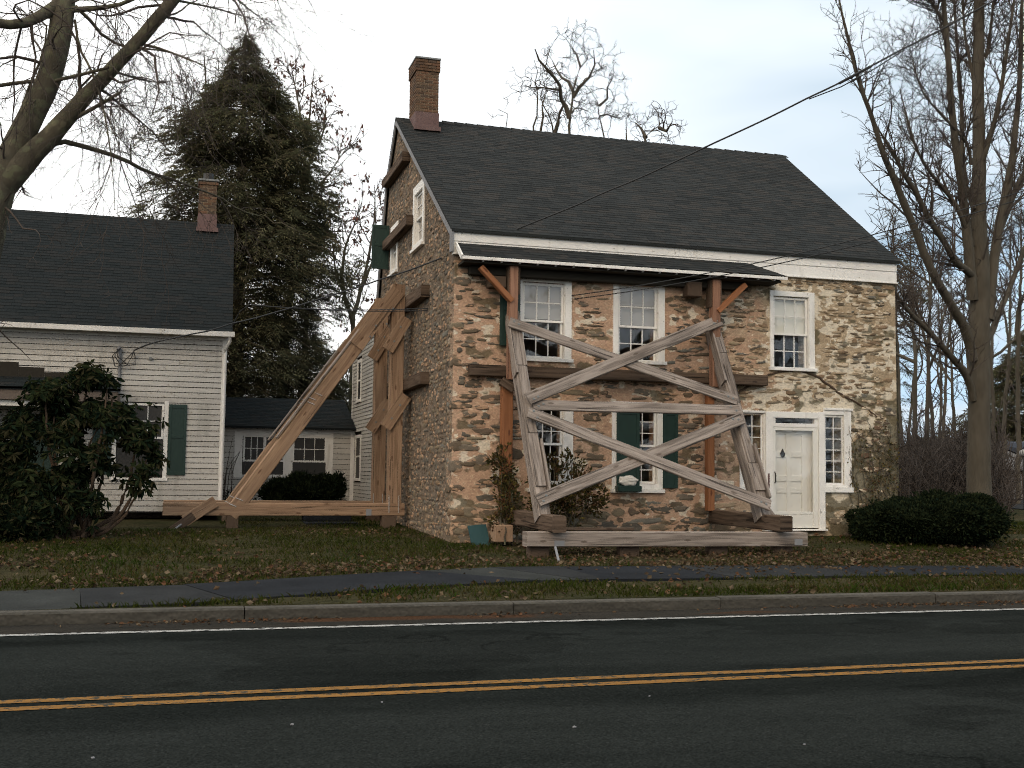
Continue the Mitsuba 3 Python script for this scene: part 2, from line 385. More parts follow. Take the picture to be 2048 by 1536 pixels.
def mat4(ex, ey, ez, o):
    M = np.eye(4); M[:3, 0], M[:3, 1], M[:3, 2], M[:3, 3] = ex, ey, ez, o
    return M


# wall frames: local x along the wall, local y up, local z out of the wall
FRONT = mat4((1, 0, 0), (0, 0, 1), (0, -1, 0), (0, 0, 0))
GABLE = mat4((0, -1, 0), (0, 0, 1), (-1, 0, 0), (0, 0, 0))      # local x = -y


def ground_z(x, y):
    x, y = np.asarray(x, float), np.asarray(y, float)
    z = np.interp(y, [-17.6, -17.4, -17.2, -8.05, -7.95, -6, -3, -0.6, 0.5, 4, 12, 40, 200], [-0.2, -0.2, -0.55, -0.55, -0.205, -0.185, -0.115, -0.03, 0.02, 0.09, 0.30, 0.4, 0.4])
    z = z + np.where(y > -7.9, np.clip((y + 5) / 5, 0, 1) * np.interp(x, [-3, 3, 9, 13, 24], [0, 0.02, 0.12, 0.08, -0.15]), 0)
    far = np.clip((x - 16) / 8, 0, 1)
    return np.where((y > -7.5), z * (1 - far) + far * (-0.1 - 0.0 * x), z)


# ---------------------------------------------------------------- the setting
def grid_sheet(xs, ys, zf):
    X, Y = np.meshgrid(xs, ys, indexing='ij'); Z = zf(X, Y); n, m = X.shape
    i, j = np.meshgrid(np.arange(n - 1), np.arange(m - 1), indexing='ij'); a = i * m + j
    return np.stack([X, Y, Z], -1).reshape(-1, 3), np.stack([a, a + m, a + m + 1, a + 1], -1).reshape(-1, 4)


BX = [-30, -14, -7, -4.7, -1.84, -0.2, 2.3, 5.2, 9, 14, 40]; BY = [-6.9, -6.55, -6.16, -5.73, -4.55, -4.13, -4.2, -4.55, -4.85, -5.1, -6]
FX = [-30, -14, -6.8, -4.75, -2.2, 0.0, 3.1, 6, 14, 40]; FY = [-7.96, -7.96, -7.95, -7.69, -6.56, -5.89, -5.9, -6.0, -6.3, -7.2]
xs = np.unique(np.r_[np.linspace(-400, -20, 20), np.arange(-20, 30, 0.3), np.linspace(30, 500, 25)])
ys = np.unique(np.r_[np.linspace(-300, -18, 12), -17.4, -17.2, -8.05, -7.95, np.arange(-7.9, 14, 0.3), np.linspace(14, 700, 30)])


def lawn_z(x, y):
    pv = (y < np.interp(x, BX, BY)) & (y > np.interp(x, FX, FY))
    return ground_z(x, y) - 0.035 * pv + np.where((y > -7.5) & ~pv & (y < 40), 0.035 * (meshkit.fbm(np.stack([x * 0.7, y * 0.7, 0 * x], -1), 3) - 0.5), 0)


v, f = grid_sheet(xs, ys, lawn_z)
MB().add(v, f, (0.5, 0.5)).build('lawn', 'm_lawn', smooth=True)
tag('lawn', 'lawn and verge with thin autumn grass and fallen leaves between the road and the houses', kind='structure')


def strip(key, m, y0, y1, z, x0=-120.0, x1=160.0, kind=None):
    v, f = grid_sheet(np.linspace(x0, x1, 113), np.array([y0, y1]), lambda x, y: 0 * x + z)
    return MB().add(v, f, (0.5, 0.5)).build(key, m, kind=kind)


strip('road', 'm_asphalt', -17.2, -8.76, -0.35)
tag('road', 'dark asphalt two-lane road across the foreground', kind='structure')
strip('road__shoulder', 'm_shoulder', -8.762, -8.0, -0.346)
strip('road__edge_line', 'm_line_white', -8.915, -8.795, -0.345)
strip('road__centre_line', 'm_line_yellow', -12.435, -12.305, -0.345)
strip('road__centre_line', 'm_line_yellow', -12.705, -12.575, -0.345)
strip('road__edge_line', 'm_line_white', -16.4, -16.28, -0.345)

for px, py, r in [(-4.3, -13.57, 0.028), (-2.52, -14.07, 0.032), (-5.49, -14.19, 0.024), (-1.29, -14.86, 0.022), (-3.6, -12.97, 0.02), (-1.61, -13.19, 0.018)]:     # a few loose stones on the carriageway
    s = trimesh.creation.icosphere(1); MB().add(np.array(s.vertices) * (r * 0.45, r * 0.36, r * 0.25) + R.normal(0, r * 0.05, (len(s.vertices), 3)) + (px, py, -0.35 + r * 0.15), np.array(s.faces), (0.5, 0.5)).build('road__pebble', 'm_pale')
# kerb of long pieces
x = -32.0
tag('kerb', 'weathered grey kerb along the far side of the road', kind='structure')
while x < 60:
    L = R.uniform(2.6, 3.3); mb = MB(); dz = R.normal(0, 0.004); dy = R.normal(0, 0.004)
    pr = sg.Polygon([(-8.085 + dy, -0.6), (-8.10 + dy, -0.235), (-8.075 + dy, -0.212 + dz), (-7.94 + dy, -0.205 + dz), (-7.94 + dy, -0.6)])
    poly_slab(mb, pr, x, x + L - 0.012, mat4((0, 1, 0), (0, 0, 1), (1, 0, 0), (0, 0, 0)))
    mb.build('kerb__kerbstone', 'm_kerb'); x += L

# pavement: follows the measured edges, cut into slabs and patches of different age
tag('pavement', 'narrow worn pavement of concrete and asphalt patches beside the verge', kind='structure')
cuts = [(-30, 0, 0), (-22, 0, 0), (-16, 0, 0), (-11.5, 0, 0.0), (-6.15, 0.1, 0.15), (-4.9, 0.9, 0.55), (-1.55, 0.25, 1.4), (-0.35, 0.9, 0.9), (0.75, 0.1, 0.1), (2.6, 0, 0.3), (5.0, 0, 0.1), (8.2, 0, 0), (12, 0, 0), (20, 0, 0), (38, 0, 0)]
tone = [0.1, 0.1, 0.1, 0.1, 0.8, 0.45, 0.1, 0.8, 0.45, 0.8, 0.45, 0.8, 0.45, 0.8]
for (a, sa, ta), (b, sb, tb), tn in zip(cuts, cuts[1:], tone):
    k = max(2, int((b - a) / 0.6) + 1); V = []
    for i in range(k):
        t = i / (k - 1)
        xb = a + (b - a) * t; sk = ta * (1 - t) + tb * t
        xf = xb + sk - 0.012 * (t - 0.5)
        V += [(xb, np.interp(xb, BX, BY) + 0.03 * math.sin(xb * 9)), (xf, np.interp(xf, FX, FY) + 0.03 * math.sin(xf * 7 + 2))]
    V = np.array(V); tilt = R.normal(0, 0.004)
    z = ground_z(V[:, 0], V[:, 1]) + 0.014 + tilt
    top = np.c_[V, z]; bot = np.c_[V, z - 0.12]; n = len(V)
    F = []
    for i in range(k - 1):
        p = 2 * i; F += [(p + 1, p + 3, p + 2, p), (p + 1 + n, p + 1, p, p + n) if i == 0 else (p + 1, p + 3, p + 2, p), (p + n + 1, p + n + 3, p + 3, p + 1), (p, p + 2, p + n + 2, p + n)]
    q = 2 * (k - 1); F.append((q, q + 1, q + 1 + n, q + n))
    MB().add(np.vstack([top, bot]), F, (tn, 0.5)).build('pavement__slab', 'm_concrete')

# the side street beyond the hedge, and the ground by the far house
MB().add([(24.2, 4, -0.07), (29.5, 4, -0.07), (60, 60, -0.05), (50, 60, -0.05)], [(0, 1, 2, 3)], (0.8, 0.5)).build('side_street', 'm_concrete')
tag('side_street', 'grey side street running off behind the hedge at the right', kind='structure')

# ---------------------------------------------------------------- the stone house
H = tag(numbered('stone_house'), 'old two-storey rubble stone house with dark shingle roof, brick chimney and white door', 'house')
W = 9.8


def opening_poly(x0, x1, z0, z1): return sg.box(x0, z0, x1, z1)


# (casing x0, x1, z0, z1, glass x0, x1, z0, z1, rail z, columns, rows)
WIN = {'W1': (1.31, 2.38, 3.50, 5.19, 1.42, 2.18, 3.62, 5.01, 4.31, 3, 2), 'W2': (3.26, 4.38, 3.53, 5.16, 3.43, 4.18, 3.63, 5.07, 4.29, 3, 2),
       'W3': (6.76, 7.81, 3.52, 5.20, 6.90, 7.62, 3.61, 5.03, 4.30, 3, 2), 'L1': (1.54, 2.43, 0.96, 2.74, 1.64, 2.18, 1.18, 2.60, 1.90, 3, 3),
       'L2': (3.25, 4.34, 0.96, 2.77, 3.42, 4.17, 1.19, 2.61, 1.90, 3, 3)}
holes = [opening_poly(w[4] - 0.07, w[5] + 0.07, w[6] - 0.07, w[7] + 0.06) for w in WIN.values()]
DOORHOLE = sg.box(6.80, 0.2, 7.84, 2.60); SIDE_L = sg.box(6.10, 1.15, 6.58, 2.58); SIDE_R = sg.box(8.03, 1.15, 8.47, 2.61)
outline = sg.Polygon([(0, -0.4), (W, -0.4), (W, 5.56), (0, 5.56)])
wallp = outline
for h in holes + [DOORHOLE, SIDE_L, SIDE_R]: wallp = wallp.difference(h)
mb = MB(); poly_slab(mb, wallp, -0.45, 0.0, FRONT)
FW = mb.build(H + '__front_wall', 'm_mortar')
# the rooms behind the openings: floors, ceilings and partitions
mb = MB(); box(mb, (0.5, 4.3, 0.25), (9.3, 4.4, 5.6)); box(mb, (2.85, 0.5, 0.25), (2.95, 4.3, 5.6)); box(mb, (5.5, 0.5, 0.25), (5.6, 4.3, 5.6)); box(mb, (0.5, 0.5, 2.86), (9.3, 4.3, 2.90)); box(mb, (0.5, 0.5, 5.6), (9.3, 7.9, 5.64)); mb.build(H + '__inner_wall', 'm_plaster')
mb = MB(); box(mb, (0.5, 0.5, 0.15), (9.3, 4.3, 0.24)); box(mb, (0.5, 0.5, 2.91), (9.3, 4.3, 2.99)); box(mb, (0.5, 0.9, 5.65), (9.3, 7.9, 5.70)); mb.build(H + '__inner_floor', 'm_floor')

GP = [(0.02, -0.4), (0.02, 5.95), (6.2, 9.93), (7.22, 8.75), (8.25, 5.95), (8.45, -0.4)]     # (y, z) of the gable
gp = sg.Polygon([(-y, z) for y, z in GP])
GW = sg.box(-3.98, 6.38, -2.98, 7.62); GW2 = sg.box(-6.75, 6.25, -6.0, 7.3)
mb = MB(); poly_slab(mb, gp.difference(GW).difference(GW2), -0.45, 0.0, GABLE)
mb.build(H + '__gable_wall', 'm_gable')
mb = MB(); box(mb, (0.45, 8.0, -0.4), (W, 8.45, 5.9)); box(mb, (W - 0.45, 0.45, -0.4), (W - 0.003, 8.0, 5.9))
poly_slab(mb, sg.Polygon([(0.45, 5.9), (6.2, 9.8), (8.2, 5.9)]), W - 0.45, W - 0.004, mat4((0, 1, 0), (0, 0, 1), (1, 0, 0), (0, 0, 0)))
mb.build(H + '__rear_wall', 'm_gable')


# --- rubble: every stone an irregular, slightly domed piece set into the pointing
def stone_mesh(cx, cz, w, h, M, proud, uv, n=None, rough=0.16):
    n = n or int(R.integers(13, 19)); a = np.sort((np.arange(n) + R.uniform(-0.28, 0.28, n)) * 2 * np.pi / n)
    e = R.uniform(2.2, 4.0); ca, sa = np.cos(a), np.sin(a)
    rr = (np.abs(ca) ** e + np.abs(sa) ** e) ** (-1 / e) * (1 + R.normal(0, rough, n) * 0.75)
    tilt = R.normal(0, 0.06)
    x, z = ca * rr * w / 2, sa * rr * h / 2 * (1 + 0.25 * np.sin(a * 1.0 + R.uniform(0, 6)) * R.uniform(0, 1))
    x, z = x - z * tilt, z + x * tilt
    V = [(cx + x[i], cz + z[i], -0.012) for i in range(n)]
    k1 = 0.9; V += [(cx + x[i] * k1, cz + z[i] * k1, proud * 0.75 + R.normal(0, 0.002)) for i in range(n)]
    k2 = 0.55; V += [(cx + x[i] * k2, cz + z[i] * k2, proud + R.normal(0, 0.003)) for i in range(n)]
    V.append((cx, cz, proud * 1.05))
    F = []
    for r in (0, 1):
        for i in range(n):
            j = (i + 1) % n; p, q = r * n + i, r * n + j
            F += [(p, q, q + n), (p, q + n, p + n)]
    F += [(2 * n + i, 2 * n + (i + 1) % n, 3 * n) for i in range(n)]
    V = np.array(V) @ M[:3, :3].T + M[:3, 3]
    return V, np.array(F), uv, (x, z)


def rubble(region, x0, x1, z0, z1, M, size, cover, tone, big_key, keep, key_stuff, order=None, proud=(0.006, 0.022)):
    """rows of stones over the region; the largest become pieces of their own, the rest one mesh"""
    out = []; z = z0
    occupied = []
    while z < z1:
        hh = size(z)[1] * R.uniform(0.7, 1.3); x = x0 + R.uniform(-0.2, 0.1)
        while x < x1:
            w = size(z)[0] * R.lognormal(0, 0.38); h = hh * R.uniform(0.6, 1.15)
            if R.uniform() < cover(x + w / 2, z + hh / 2):
                cx, cz = x + w / 2, z + hh / 2 + R.normal(0, hh * 0.16)
                if region.contains(sg.box(cx - w * 0.5, cz - h * 0.46, cx + w * 0.5, cz + h * 0.46)):
                    out.append((w * h, cx, cz, w, h))
                x += w + R.uniform(0.015, 0.07)
            else:
                x += w * R.uniform(0.3, 0.8)
        z += hh * R.uniform(0.86, 1.0)
    out.sort(key=order or (lambda s: -s[0]))
    mb = MB()
    for i, (_, cx, cz, w, h) in enumerate(out):
        V, F, uv, _ = stone_mesh(cx, cz, w, h, M, R.uniform(*proud), tone(cx, cz))
        if i < keep:
            MB().add(V, F, uv).build(big_key, 'm_stone', smooth=True)
        else:
            mb.add(V, F, uv)
    if mb.n: mb.build(key_stuff, 'm_stone', smooth=True, kind='stuff')


free = wallp.buffer(0)
for w in WIN.values(): free = free.difference(sg.box(w[0] - 0.02, w[2] - 0.04, w[1] + 0.02, w[3] + 0.02))
free = free.difference(sg.box(6.06, 0.96, 8.68, 2.78)).difference(sg.box(6.62, 0.1, 8.0, 2.7)).intersection(sg.box(0.0, -0.2, W, 5.5))


def tone_front(x, z):
    r = R.uniform()
    if x < 5.6: t = R.choice([0, 1, 2, 3, 1, 11, 1, 2, 3, 9, 6, 6])
    else: t = R.choice([1, 2, 4, 6, 7, 8, 10, 4, 9, 1, 8, 7, 4, 10, 6])
    if x > 8.6 and z < 2.8: t = R.choice([0, 1, 2, 3, 5, 11])
    return ((t + 0.5) / 12, 0.9 if x > 5.6 else 0.8)


def cover_front(x, z):
    c = 0.36 if z > 2.6 else 0.46
    if x > 5.6: c = 0.52
    if z < 0.6: c = 0.9
    return c


rubble(free, 0.05, W, -0.15, 5.5, FRONT, lambda z: (0.33 - 0.018 * z + 0.10 * (z < 1.7), 0.122 - 0.010 * z + 0.045 * (z < 1.7)), cover_front, tone_front, FW + '__stone', 300, FW + '__small_stones')

gfree = gp.difference(GW.buffer(0.12)).difference(GW2.buffer(0.1)).buffer(-0.02).intersection(sg.box(-8.3, -0.3, -0.05, 10))
rubble(gfree, -8.3, -0.05, -0.25, 9.8, GABLE, lambda z: (0.17, 0.105), lambda x, z: 0.6, lambda x, z: ((R.choice([1, 2, 2, 11, 4, 6, 9, 6, 2, 3]) + 0.5) / 12, 0.8),
       H + '__gable_wall__stone', 300, H + '__gable_wall__small_stones', order=lambda s: (-s[1] * -1 + 0.12 * s[2]) * -1 - 4 * s[0], proud=(0.003, 0.018))

# quoins: larger blocks wrapping the near corner
for z in np.arange(0.05, 5.4, 0.40):
    if R.uniform() < 0.5 or z < 1.4:
        w, d, h = R.uniform(0.16, 0.42), R.uniform(0.18, 0.4), R.uniform(0.12, 0.27)
        if z < 0.2: w, d, h = 0.5, 0.4, 0.3
        zz = z + R.uniform(0, 0.1)
        m = trimesh.creation.box(extents=(w, d, h)); m = m.subdivide().subdivide().subdivide()
        vv = np.array(m.vertices); q = np.abs(vv / np.array([w, d, h]) * 2); rad = (q ** 5).sum(1) ** 0.2
        vv = vv / rad[:, None] + (meshkit.fbm(vv * 7 + z * 10, 3)[:, None] - 0.5) * 0.05
        vv += np.array([w / 2 - 0.024, d / 2 - 0.018, zz + h / 2])
        mbq = MB().add(vv, np.array(m.faces), ((R.choice([1, 2, 3, 5, 11, 4, 6]) + 0.5) / 12, 0.9)); mbq.build(H + '__quoin', 'm_stone', smooth=True)


# --- windows
def sash_bars(mb, x0, x1, z0, z1, cols, rows, zo, M, st=0.045, bar=0.018, d=0.035, rail=None):
    rail = rail or st
    box(mb, (x0 - st, z0 - rail, zo - d), (x0, z1 + st, zo), M); box(mb, (x1, z0 - rail, zo - d), (x1 + st, z1 + st, zo), M)
    box(mb, (x0, z0 - rail, zo - d), (x1, z0, zo), M); box(mb, (x0, z1, zo - d), (x1, z1 + st, zo), M)
    for i in range(1, cols):
        x = x0 + (x1 - x0) * i / cols; box(mb, (x - bar / 2, z0, zo - d + 0.006), (x + bar / 2, z1, zo - 0.004), M)
    for i in range(1, rows):
        z = z0 + (z1 - z0) * i / rows
        for j in range(cols):
            a, b = x0 + (x1 - x0) * j / cols, x0 + (x1 - x0) * (j + 1) / cols
            box(mb, (a + (bar / 2 if j else 0), z - bar / 2, zo - d + 0.006), (b - (bar / 2 if j < cols - 1 else 0), z + bar / 2, zo - 0.004), M)


def pane(key, x0, x1, z0, z1, cols, rows, zo, M):
    for i in range(cols):
        for j in range(rows):
            a, b = x0 + (x1 - x0) * i / cols, x0 + (x1 - x0) * (i + 1) / cols; c, d = z0 + (z1 - z0) * j / rows, z0 + (z1 - z0) * (j + 1) / rows
            V = np.array([(a, c, zo), (b, c, zo), (b, d, zo), (a, d, zo)]); V[:, 2] += R.normal(0, 0.0012, 4)
            MB().add(V @ M[:3, :3].T + M[:3, 3], [(0, 1, 2, 3)], (0.5, 0.5)).build(key + '__pane', 'm_glass')


def window(H, M, cx0, cx1, cz0, cz1, gx0, gx1, gz0, gz1, rz, cols, rows, shade=None, label=None, sill=True, rec=0.06):
    k = numbered(H + '__window')
    if label: tag(k, label)
    mb = MB(); t = 0.03; j = 0.062
    box(mb, (cx0, cz0 + 0.075, -0.05), (gx0 - j, cz1, t), M, ch=0.004); box(mb, (gx1 + j, cz0 + 0.075, -0.05), (cx1, cz1, t), M, ch=0.004)
    box(mb, (gx0 - j, gz1 + 0.06, -0.05), (gx1 + j, cz1, t - 0.003), M, ch=0.004); box(mb, (gx0 - j, cz0 + 0.075, -0.05), (gx1 + j, gz0 - 0.055, t - 0.006), M, ch=0.003)
    # jamb linings
    box(mb, (gx0 - j - 0.012, gz0 - 0.055, -0.20), (gx0 - j + 0.012, gz1 + 0.06, 0.012), M); box(mb, (gx1 + j - 0.012, gz0 - 0.055, -0.20), (gx1 + j + 0.012, gz1 + 0.06, 0.012), M)
    if sill: box(mb, (cx0 - 0.03, cz0, -0.05), (cx1 + 0.03, cz0 + 0.072, t + 0.05), M, ch=0.006)
    mb.build(k + '__casing', 'm_white')
    mb = MB(); sash_bars(mb, gx0, gx1, rz + 0.02, gz1, cols, rows, -rec + 0.03, M); mb.build(k + '__sash', 'm_white')
    mb = MB(); sash_bars(mb, gx0 + 0.004, gx1 - 0.004, gz0, rz - 0.022, cols, rows, -rec - 0.012, M, rail=0.05); mb.build(k + '__sash', 'm_white')
    pane(k, gx0, gx1, rz + 0.02, gz1, cols, rows, -rec + 0.012, M); pane(k, gx0, gx1, gz0, rz - 0.022, cols, rows, -rec - 0.03, M)
    if shade:
        m, z0 = shade; mb = MB(); box(mb, (gx0 - 0.04, z0, -0.145), (gx1 + 0.04, gz1 + 0.05, -0.14), M); mb.build(k + '__roller_shade', m)
    return k


window(H, FRONT, *WIN['W1'], shade=('m_blind', 4.36), label='upper window beside the left shoring post')
window(H, FRONT, *WIN['W2'], shade=('m_blind', 4.33))
window(H, FRONT, *WIN['W3'], shade=('m_shade', 4.30), label='upper window with a white shade drawn half down')
window(H, FRONT, *WIN['L1']); window(H, FRONT, *WIN['L2'])
window(H, GABLE, -4.07, -2.88, 6.25, 7.76, -3.86, -3.10, 6.48, 7.50, 7.0, 2, 2, label='narrow attic window in the gable')
window(H, GABLE, -6.85, -5.92, 6.15, 7.42, -6.66, -6.10, 6.36, 7.20, 6.75, 2, 2)


def shutter(key, M, x0, x1, z0, z1, zo, th=0.035):
    k = numbered(key); mb = MB()
    box(mb, (x0, z0, zo), (x0 + 0.06, z1, zo + th), M, ch=0.003); box(mb, (x1 - 0.06, z0, zo), (x1, z1, zo + th), M, ch=0.003)
    zz = [z0, z0 + (z1 - z0) * 0.52, z1 - 0.08]
    for z in zz: box(mb, (x0 + 0.06, z, zo + 0.001), (x1 - 0.06, z + 0.08, zo + th - 0.001), M, ch=0.003)
    for a, b in ((zz[0] + 0.08, zz[1]), (zz[1] + 0.08, zz[2])):
        box(mb, (x0 + 0.06, a, zo + 0.01), (x1 - 0.06, b, zo + th - 0.014), M)
    mb.build(k, 'm_green')
    return k


shutter(H + '__shutter', FRONT, 0.90, 1.305, 3.78, 5.10, 0.035)
shutter(H + '__shutter', FRONT, 3.335, 3.82, 1.06, 2.60, 0.036)
shutter(H + '__shutter', FRONT, 4.345, 4.66, 1.06, 2.60, 0.012)
shutter(H + '__shutter', mat4((-1, 0, 0), (0, 0, 1), (0, -1, 0), (0, 7.06, 0)), 0.03, 0.46, 6.40, 7.52, 0.0)

# --- the door with its sidelights and transom
DR = H + '__doorway'; tag(DR, 'white front door behind a glazed storm door with narrow sidelights')
mb = MB()
box(mb, (6.62, 0.24, -0.05), (6.79, 2.655, 0.075), FRONT, ch=0.005); box(mb, (7.86, 0.24, -0.05), (8.00, 2.68, 0.075), FRONT, ch=0.005)
box(mb, (6.79, 2.535, -0.05), (7.86, 2.665, 0.072), FRONT, ch=0.005); box(mb, (6.79, 2.345, -0.04), (7.86, 2.425, 0.05), FRONT, ch=0.004)
box(mb, (6.79, 2.425, -0.05), (6.86, 2.535, 0.045), FRONT); box(mb, (7.77, 2.425, -0.05), (7.86, 2.535, 0.045), FRONT)
box(mb, (6.56, 0.205, -0.05), (8.02, 0.238, 0.13), FRONT, ch=0.004)
for a, b, z0, z1 in ((6.05, 6.62, 0.99, 2.62), (8.0, 8.66, 1.0, 2.72)):
    inner = 0.07; g0, g1 = (6.145, 6.545) if a < 7 else (8.06, 8.445)
    box(mb, (a, z0 + 0.11, -0.05), (g0 - 0.045, z1, 0.035), FRONT, ch=0.004); box(mb, (g1 + 0.045, z0 + 0.11, -0.05), (b, z1, 0.035), FRONT, ch=0.004)
    box(mb, (g0 - 0.045, 2.625, -0.05), (g1 + 0.045, z1, 0.033), FRONT, ch=0.004); box(mb, (g0 - 0.045, z0 + 0.11, -0.05), (g1 + 0.045, 1.155, 0.03), FRONT, ch=0.003)
    box(mb, (a - (0.02 if a < 7 else -0.003), z0, -0.05), (b + (0.02 if a > 7 else -0.003), z0 + 0.108, 0.07), FRONT, ch=0.005)
    box(mb, (a - (0.03 if a < 7 else -0.003), z1 + 0.002, -0.05), (b + (0.03 if a > 7 else -0.003), z1 + 0.05, 0.06), FRONT, ch=0.005)
mb.build(DR + '__surround', 'm_white')
for g0, g1 in ((6.145, 6.545), (8.06, 8.445)):
    mb = MB(); sash_bars(mb, g0, g1, 1.20, 2.58, 2, 6, 0.0, FRONT, st=0.045, bar=0.016); mb.build(DR + '__sidelight', 'm_white')
    V = np.array([(g0, 1.2, -0.02), (g1, 1.2, -0.02), (g1, 2.58, -0.02), (g0, 2.58, -0.02)])
    MB().add(V @ FRONT[:3, :3].T, [(0, 1, 2, 3)], (0.5, 0.5)).build(DR + '__pane', 'm_glass')
mb = MB(); box(mb, (6.2, 1.62, -0.10), (6.54, 1.86, -0.095), FRONT); mb.build(DR + '__card', 'm_shade')
V = np.array([(6.86, 2.43, -0.01), (7.77, 2.43, -0.01), (7.77, 2.53, -0.01), (6.86, 2.53, -0.01)])
MB().add(V @ FRONT[:3, :3].T, [(0, 1, 2, 3)], (0.5, 0.5)).build(DR + '__pane', 'm_glass')
mb = MB()                                                             # storm door
box(mb, (6.795, 0.26, 0.002), (6.86, 2.34, 0.045), FRONT, ch=0.004); box(mb, (7.735, 0.26, 0.002), (7.855, 2.34, 0.045), FRONT, ch=0.004)
box(mb, (6.86, 2.275, 0.002), (7.735, 2.34, 0.044), FRONT, ch=0.004); box(mb, (6.86, 0.54, 0.002), (7.735, 0.595, 0.044), FRONT, ch=0.004)
box(mb, (6.86, 0.26, 0.006), (7.735, 0.54, 0.036), FRONT, ch=0.006)
mb.build(DR + '__storm_door', 'm_door')
V = np.array([(6.86, 0.595, 0.02), (7.735, 0.595, 0.02), (7.735, 2.275, 0.02), (6.86, 2.275, 0.02)])
MB().add(V @ FRONT[:3, :3].T, [(0, 1, 2, 3)], (0.5, 0.5)).build(DR + '__pane', 'm_glass')
mb = MB()                                                             # panelled door behind the glass
DX0, DX1, zo = 6.81, 7.66, -0.10
box(mb, (6.795, 0.25, zo - 0.03), (7.85, 2.36, zo - 0.008), FRONT)
cols = [(DX0, DX0 + 0.11), (DX0 + 0.37, DX0 + 0.47), (DX1 - 0.12, DX1)]
rails = [(0.26, 0.45), (0.98, 1.08), (1.22, 1.34), (1.72, 1.84), (2.2, 2.36)]
for a, b in cols: box(mb, (a, 0.26, zo - 0.008), (b, 2.36, zo + 0.014), FRONT, ch=0.004)
for a, b in rails:
    for c, d in ((cols[0][1], cols[1][0]), (cols[1][1], cols[2][0])): box(mb, (c, a, zo - 0.008), (d, b, zo + 0.012), FRONT, ch=0.004)
mb.build(DR + '__inner_door', 'm_door')
mb = MB()                                                             # knocker: plate, drop ring and finial
kx, kz = 7.09, 1.79
pts = [(kx + 0.052 * math.cos(a), kz + 0.055 * math.sin(a)) for a in np.linspace(0, 6.283, 9)[:-1]]
poly_slab(mb, sg.Polygon([(kx, kz - 0.09), (kx + 0.03, kz - 0.05), (kx + 0.06, kz), (kx + 0.03, kz + 0.05), (kx, kz + 0.11), (kx - 0.03, kz + 0.05), (kx - 0.06, kz), (kx - 0.03, kz - 0.05)]), zo + 0.014, zo + 0.026, FRONT)
ring = [np.array([kx + 0.035 * math.cos(a), -(zo + 0.04), kz - 0.015 + 0.05 * math.sin(a)]) for a in np.linspace(0, 2 * math.pi, 14)]
tube(mb, ring, 0.008, 5); mb.build(DR + '__knocker', 'm_iron')
mb = MB(); tube(mb, [(6.83, -0.05, 1.19), (6.83, -0.085, 1.21), (6.83, -0.09, 1.30), (6.83, -0.085, 1.39), (6.83, -0.05, 1.41)], 0.012, 6); mb.build(DR + '__handle', 'm_iron')
mb = MB(); box(mb, (6.66, 1.09, 0.076), (6.70, 1.38, 0.084), FRONT, ch=0.003); mb.build(DR + '__strike_plate', 'm_flashing')
mb = MB(); box(mb, (6.675, 0.52, 0.076), (6.695, 0.72, 0.083), FRONT, ch=0.003); mb.build(DR + '__strike_plate', 'm_flashing')

# scar of a lost porch gable above the door: a raised ridge of old flashing and mortar
mb = MB()
for seg in ([(5.45, 2.87), (5.9, 2.98), (6.4, 3.25), (6.85, 3.46), (7.3, 3.52)], [(7.45, 3.54), (7.8, 3.45), (8.15, 3.26), (8.5, 3.04), (8.95, 2.84), (9.3, 2.62)]):
    p, r = resample([(a, -0.005, b) for a, b in seg], [0.018, 0.03, 0.022, 0.016], 0.08, 0.35); tube(mb, p, r, 6)
mb.build(H + '__porch_scar', 'm_timber_dark', smooth=True)

# --- fascia, pent roof, main roof
mb = MB(); box(mb, (-0.055, 5.765, -0.02), (W + 0.01, 5.985, 0.065), FRONT, ch=0.004); mb.build(H + '__fascia', 'm_white')
mb = MB(); box(mb, (-0.055, 5.53, -0.02), (W + 0.01, 5.757, 0.055), FRONT, ch=0.004); box(mb, (-0.06, 5.50, -0.02), (W + 0.02, 5.526, 0.085), FRONT, ch=0.004); mb.build(H + '__fascia', 'm_white')


def shingles(key, P00, P10, P11, P01, exposure, tab, m, th=0.007, skip=None):
    """courses of tabs over the quad P00 (eave start) P10 (eave end) P11 (top end) P01 (top start); each tab a thin slab lapping the one below"""
    P00, P10, P11, P01 = (np.asarray(p, float) for p in (P00, P10, P11, P01))
    Lu = np.linalg.norm(P01 - P00); k = max(1, int(round(Lu / exposure)))
    nrm = np.cross(P10 - P00, P01 - P00); nrm /= np.linalg.norm(nrm); mb = MB()
    V, F, U = [], [], []
    for r in range(k):
        a, b = r / k, min(1.0, (r + 1.15) / k)
        A0, A1 = P00 + (P01 - P00) * a, P10 + (P11 - P10) * a; B0, B1 = P00 + (P01 - P00) * b, P10 + (P11 - P10) * b
        L = np.linalg.norm(A1 - A0); edges = [0.0]; x = R.uniform(0.1, tab)
        while x < L - 0.08: edges.append(x / L); x += tab * R.choice([0.6, 1.0, 1.0, 1.25, 0.8])
        edges.append(1.0)
        for c, d in zip(edges, edges[1:]):
            if skip and skip((c + d) / 2, (a + b) / 2): continue
            t = th * R.uniform(0.7, 1.6); g = 0.003 / L
            lift = R.uniform(0, 0.002)
            q = [A0 + (A1 - A0) * (c + g), A0 + (A1 - A0) * (d - g), B0 + (B1 - B0) * (d - g), B0 + (B1 - B0) * (c + g)]
            o = len(V)
            V += [q[0] + nrm * (t + lift), q[1] + nrm * (t + lift), q[2] + nrm * 0.0015, q[3] + nrm * 0.0015, q[0] - nrm * 0.002, q[1] - nrm * 0.002]
            F += [(o, o + 1, o + 2), (o, o + 2, o + 3), (o + 4, o + 5, o + 1), (o + 4, o + 1, o), (o + 4, o, o + 3), (o + 5, o + 2, o + 1)]
            U += [(R.uniform(), 0.5)] * 6
    mb.add(V, F, U)
    return mb.build(key, m, kind='stuff')


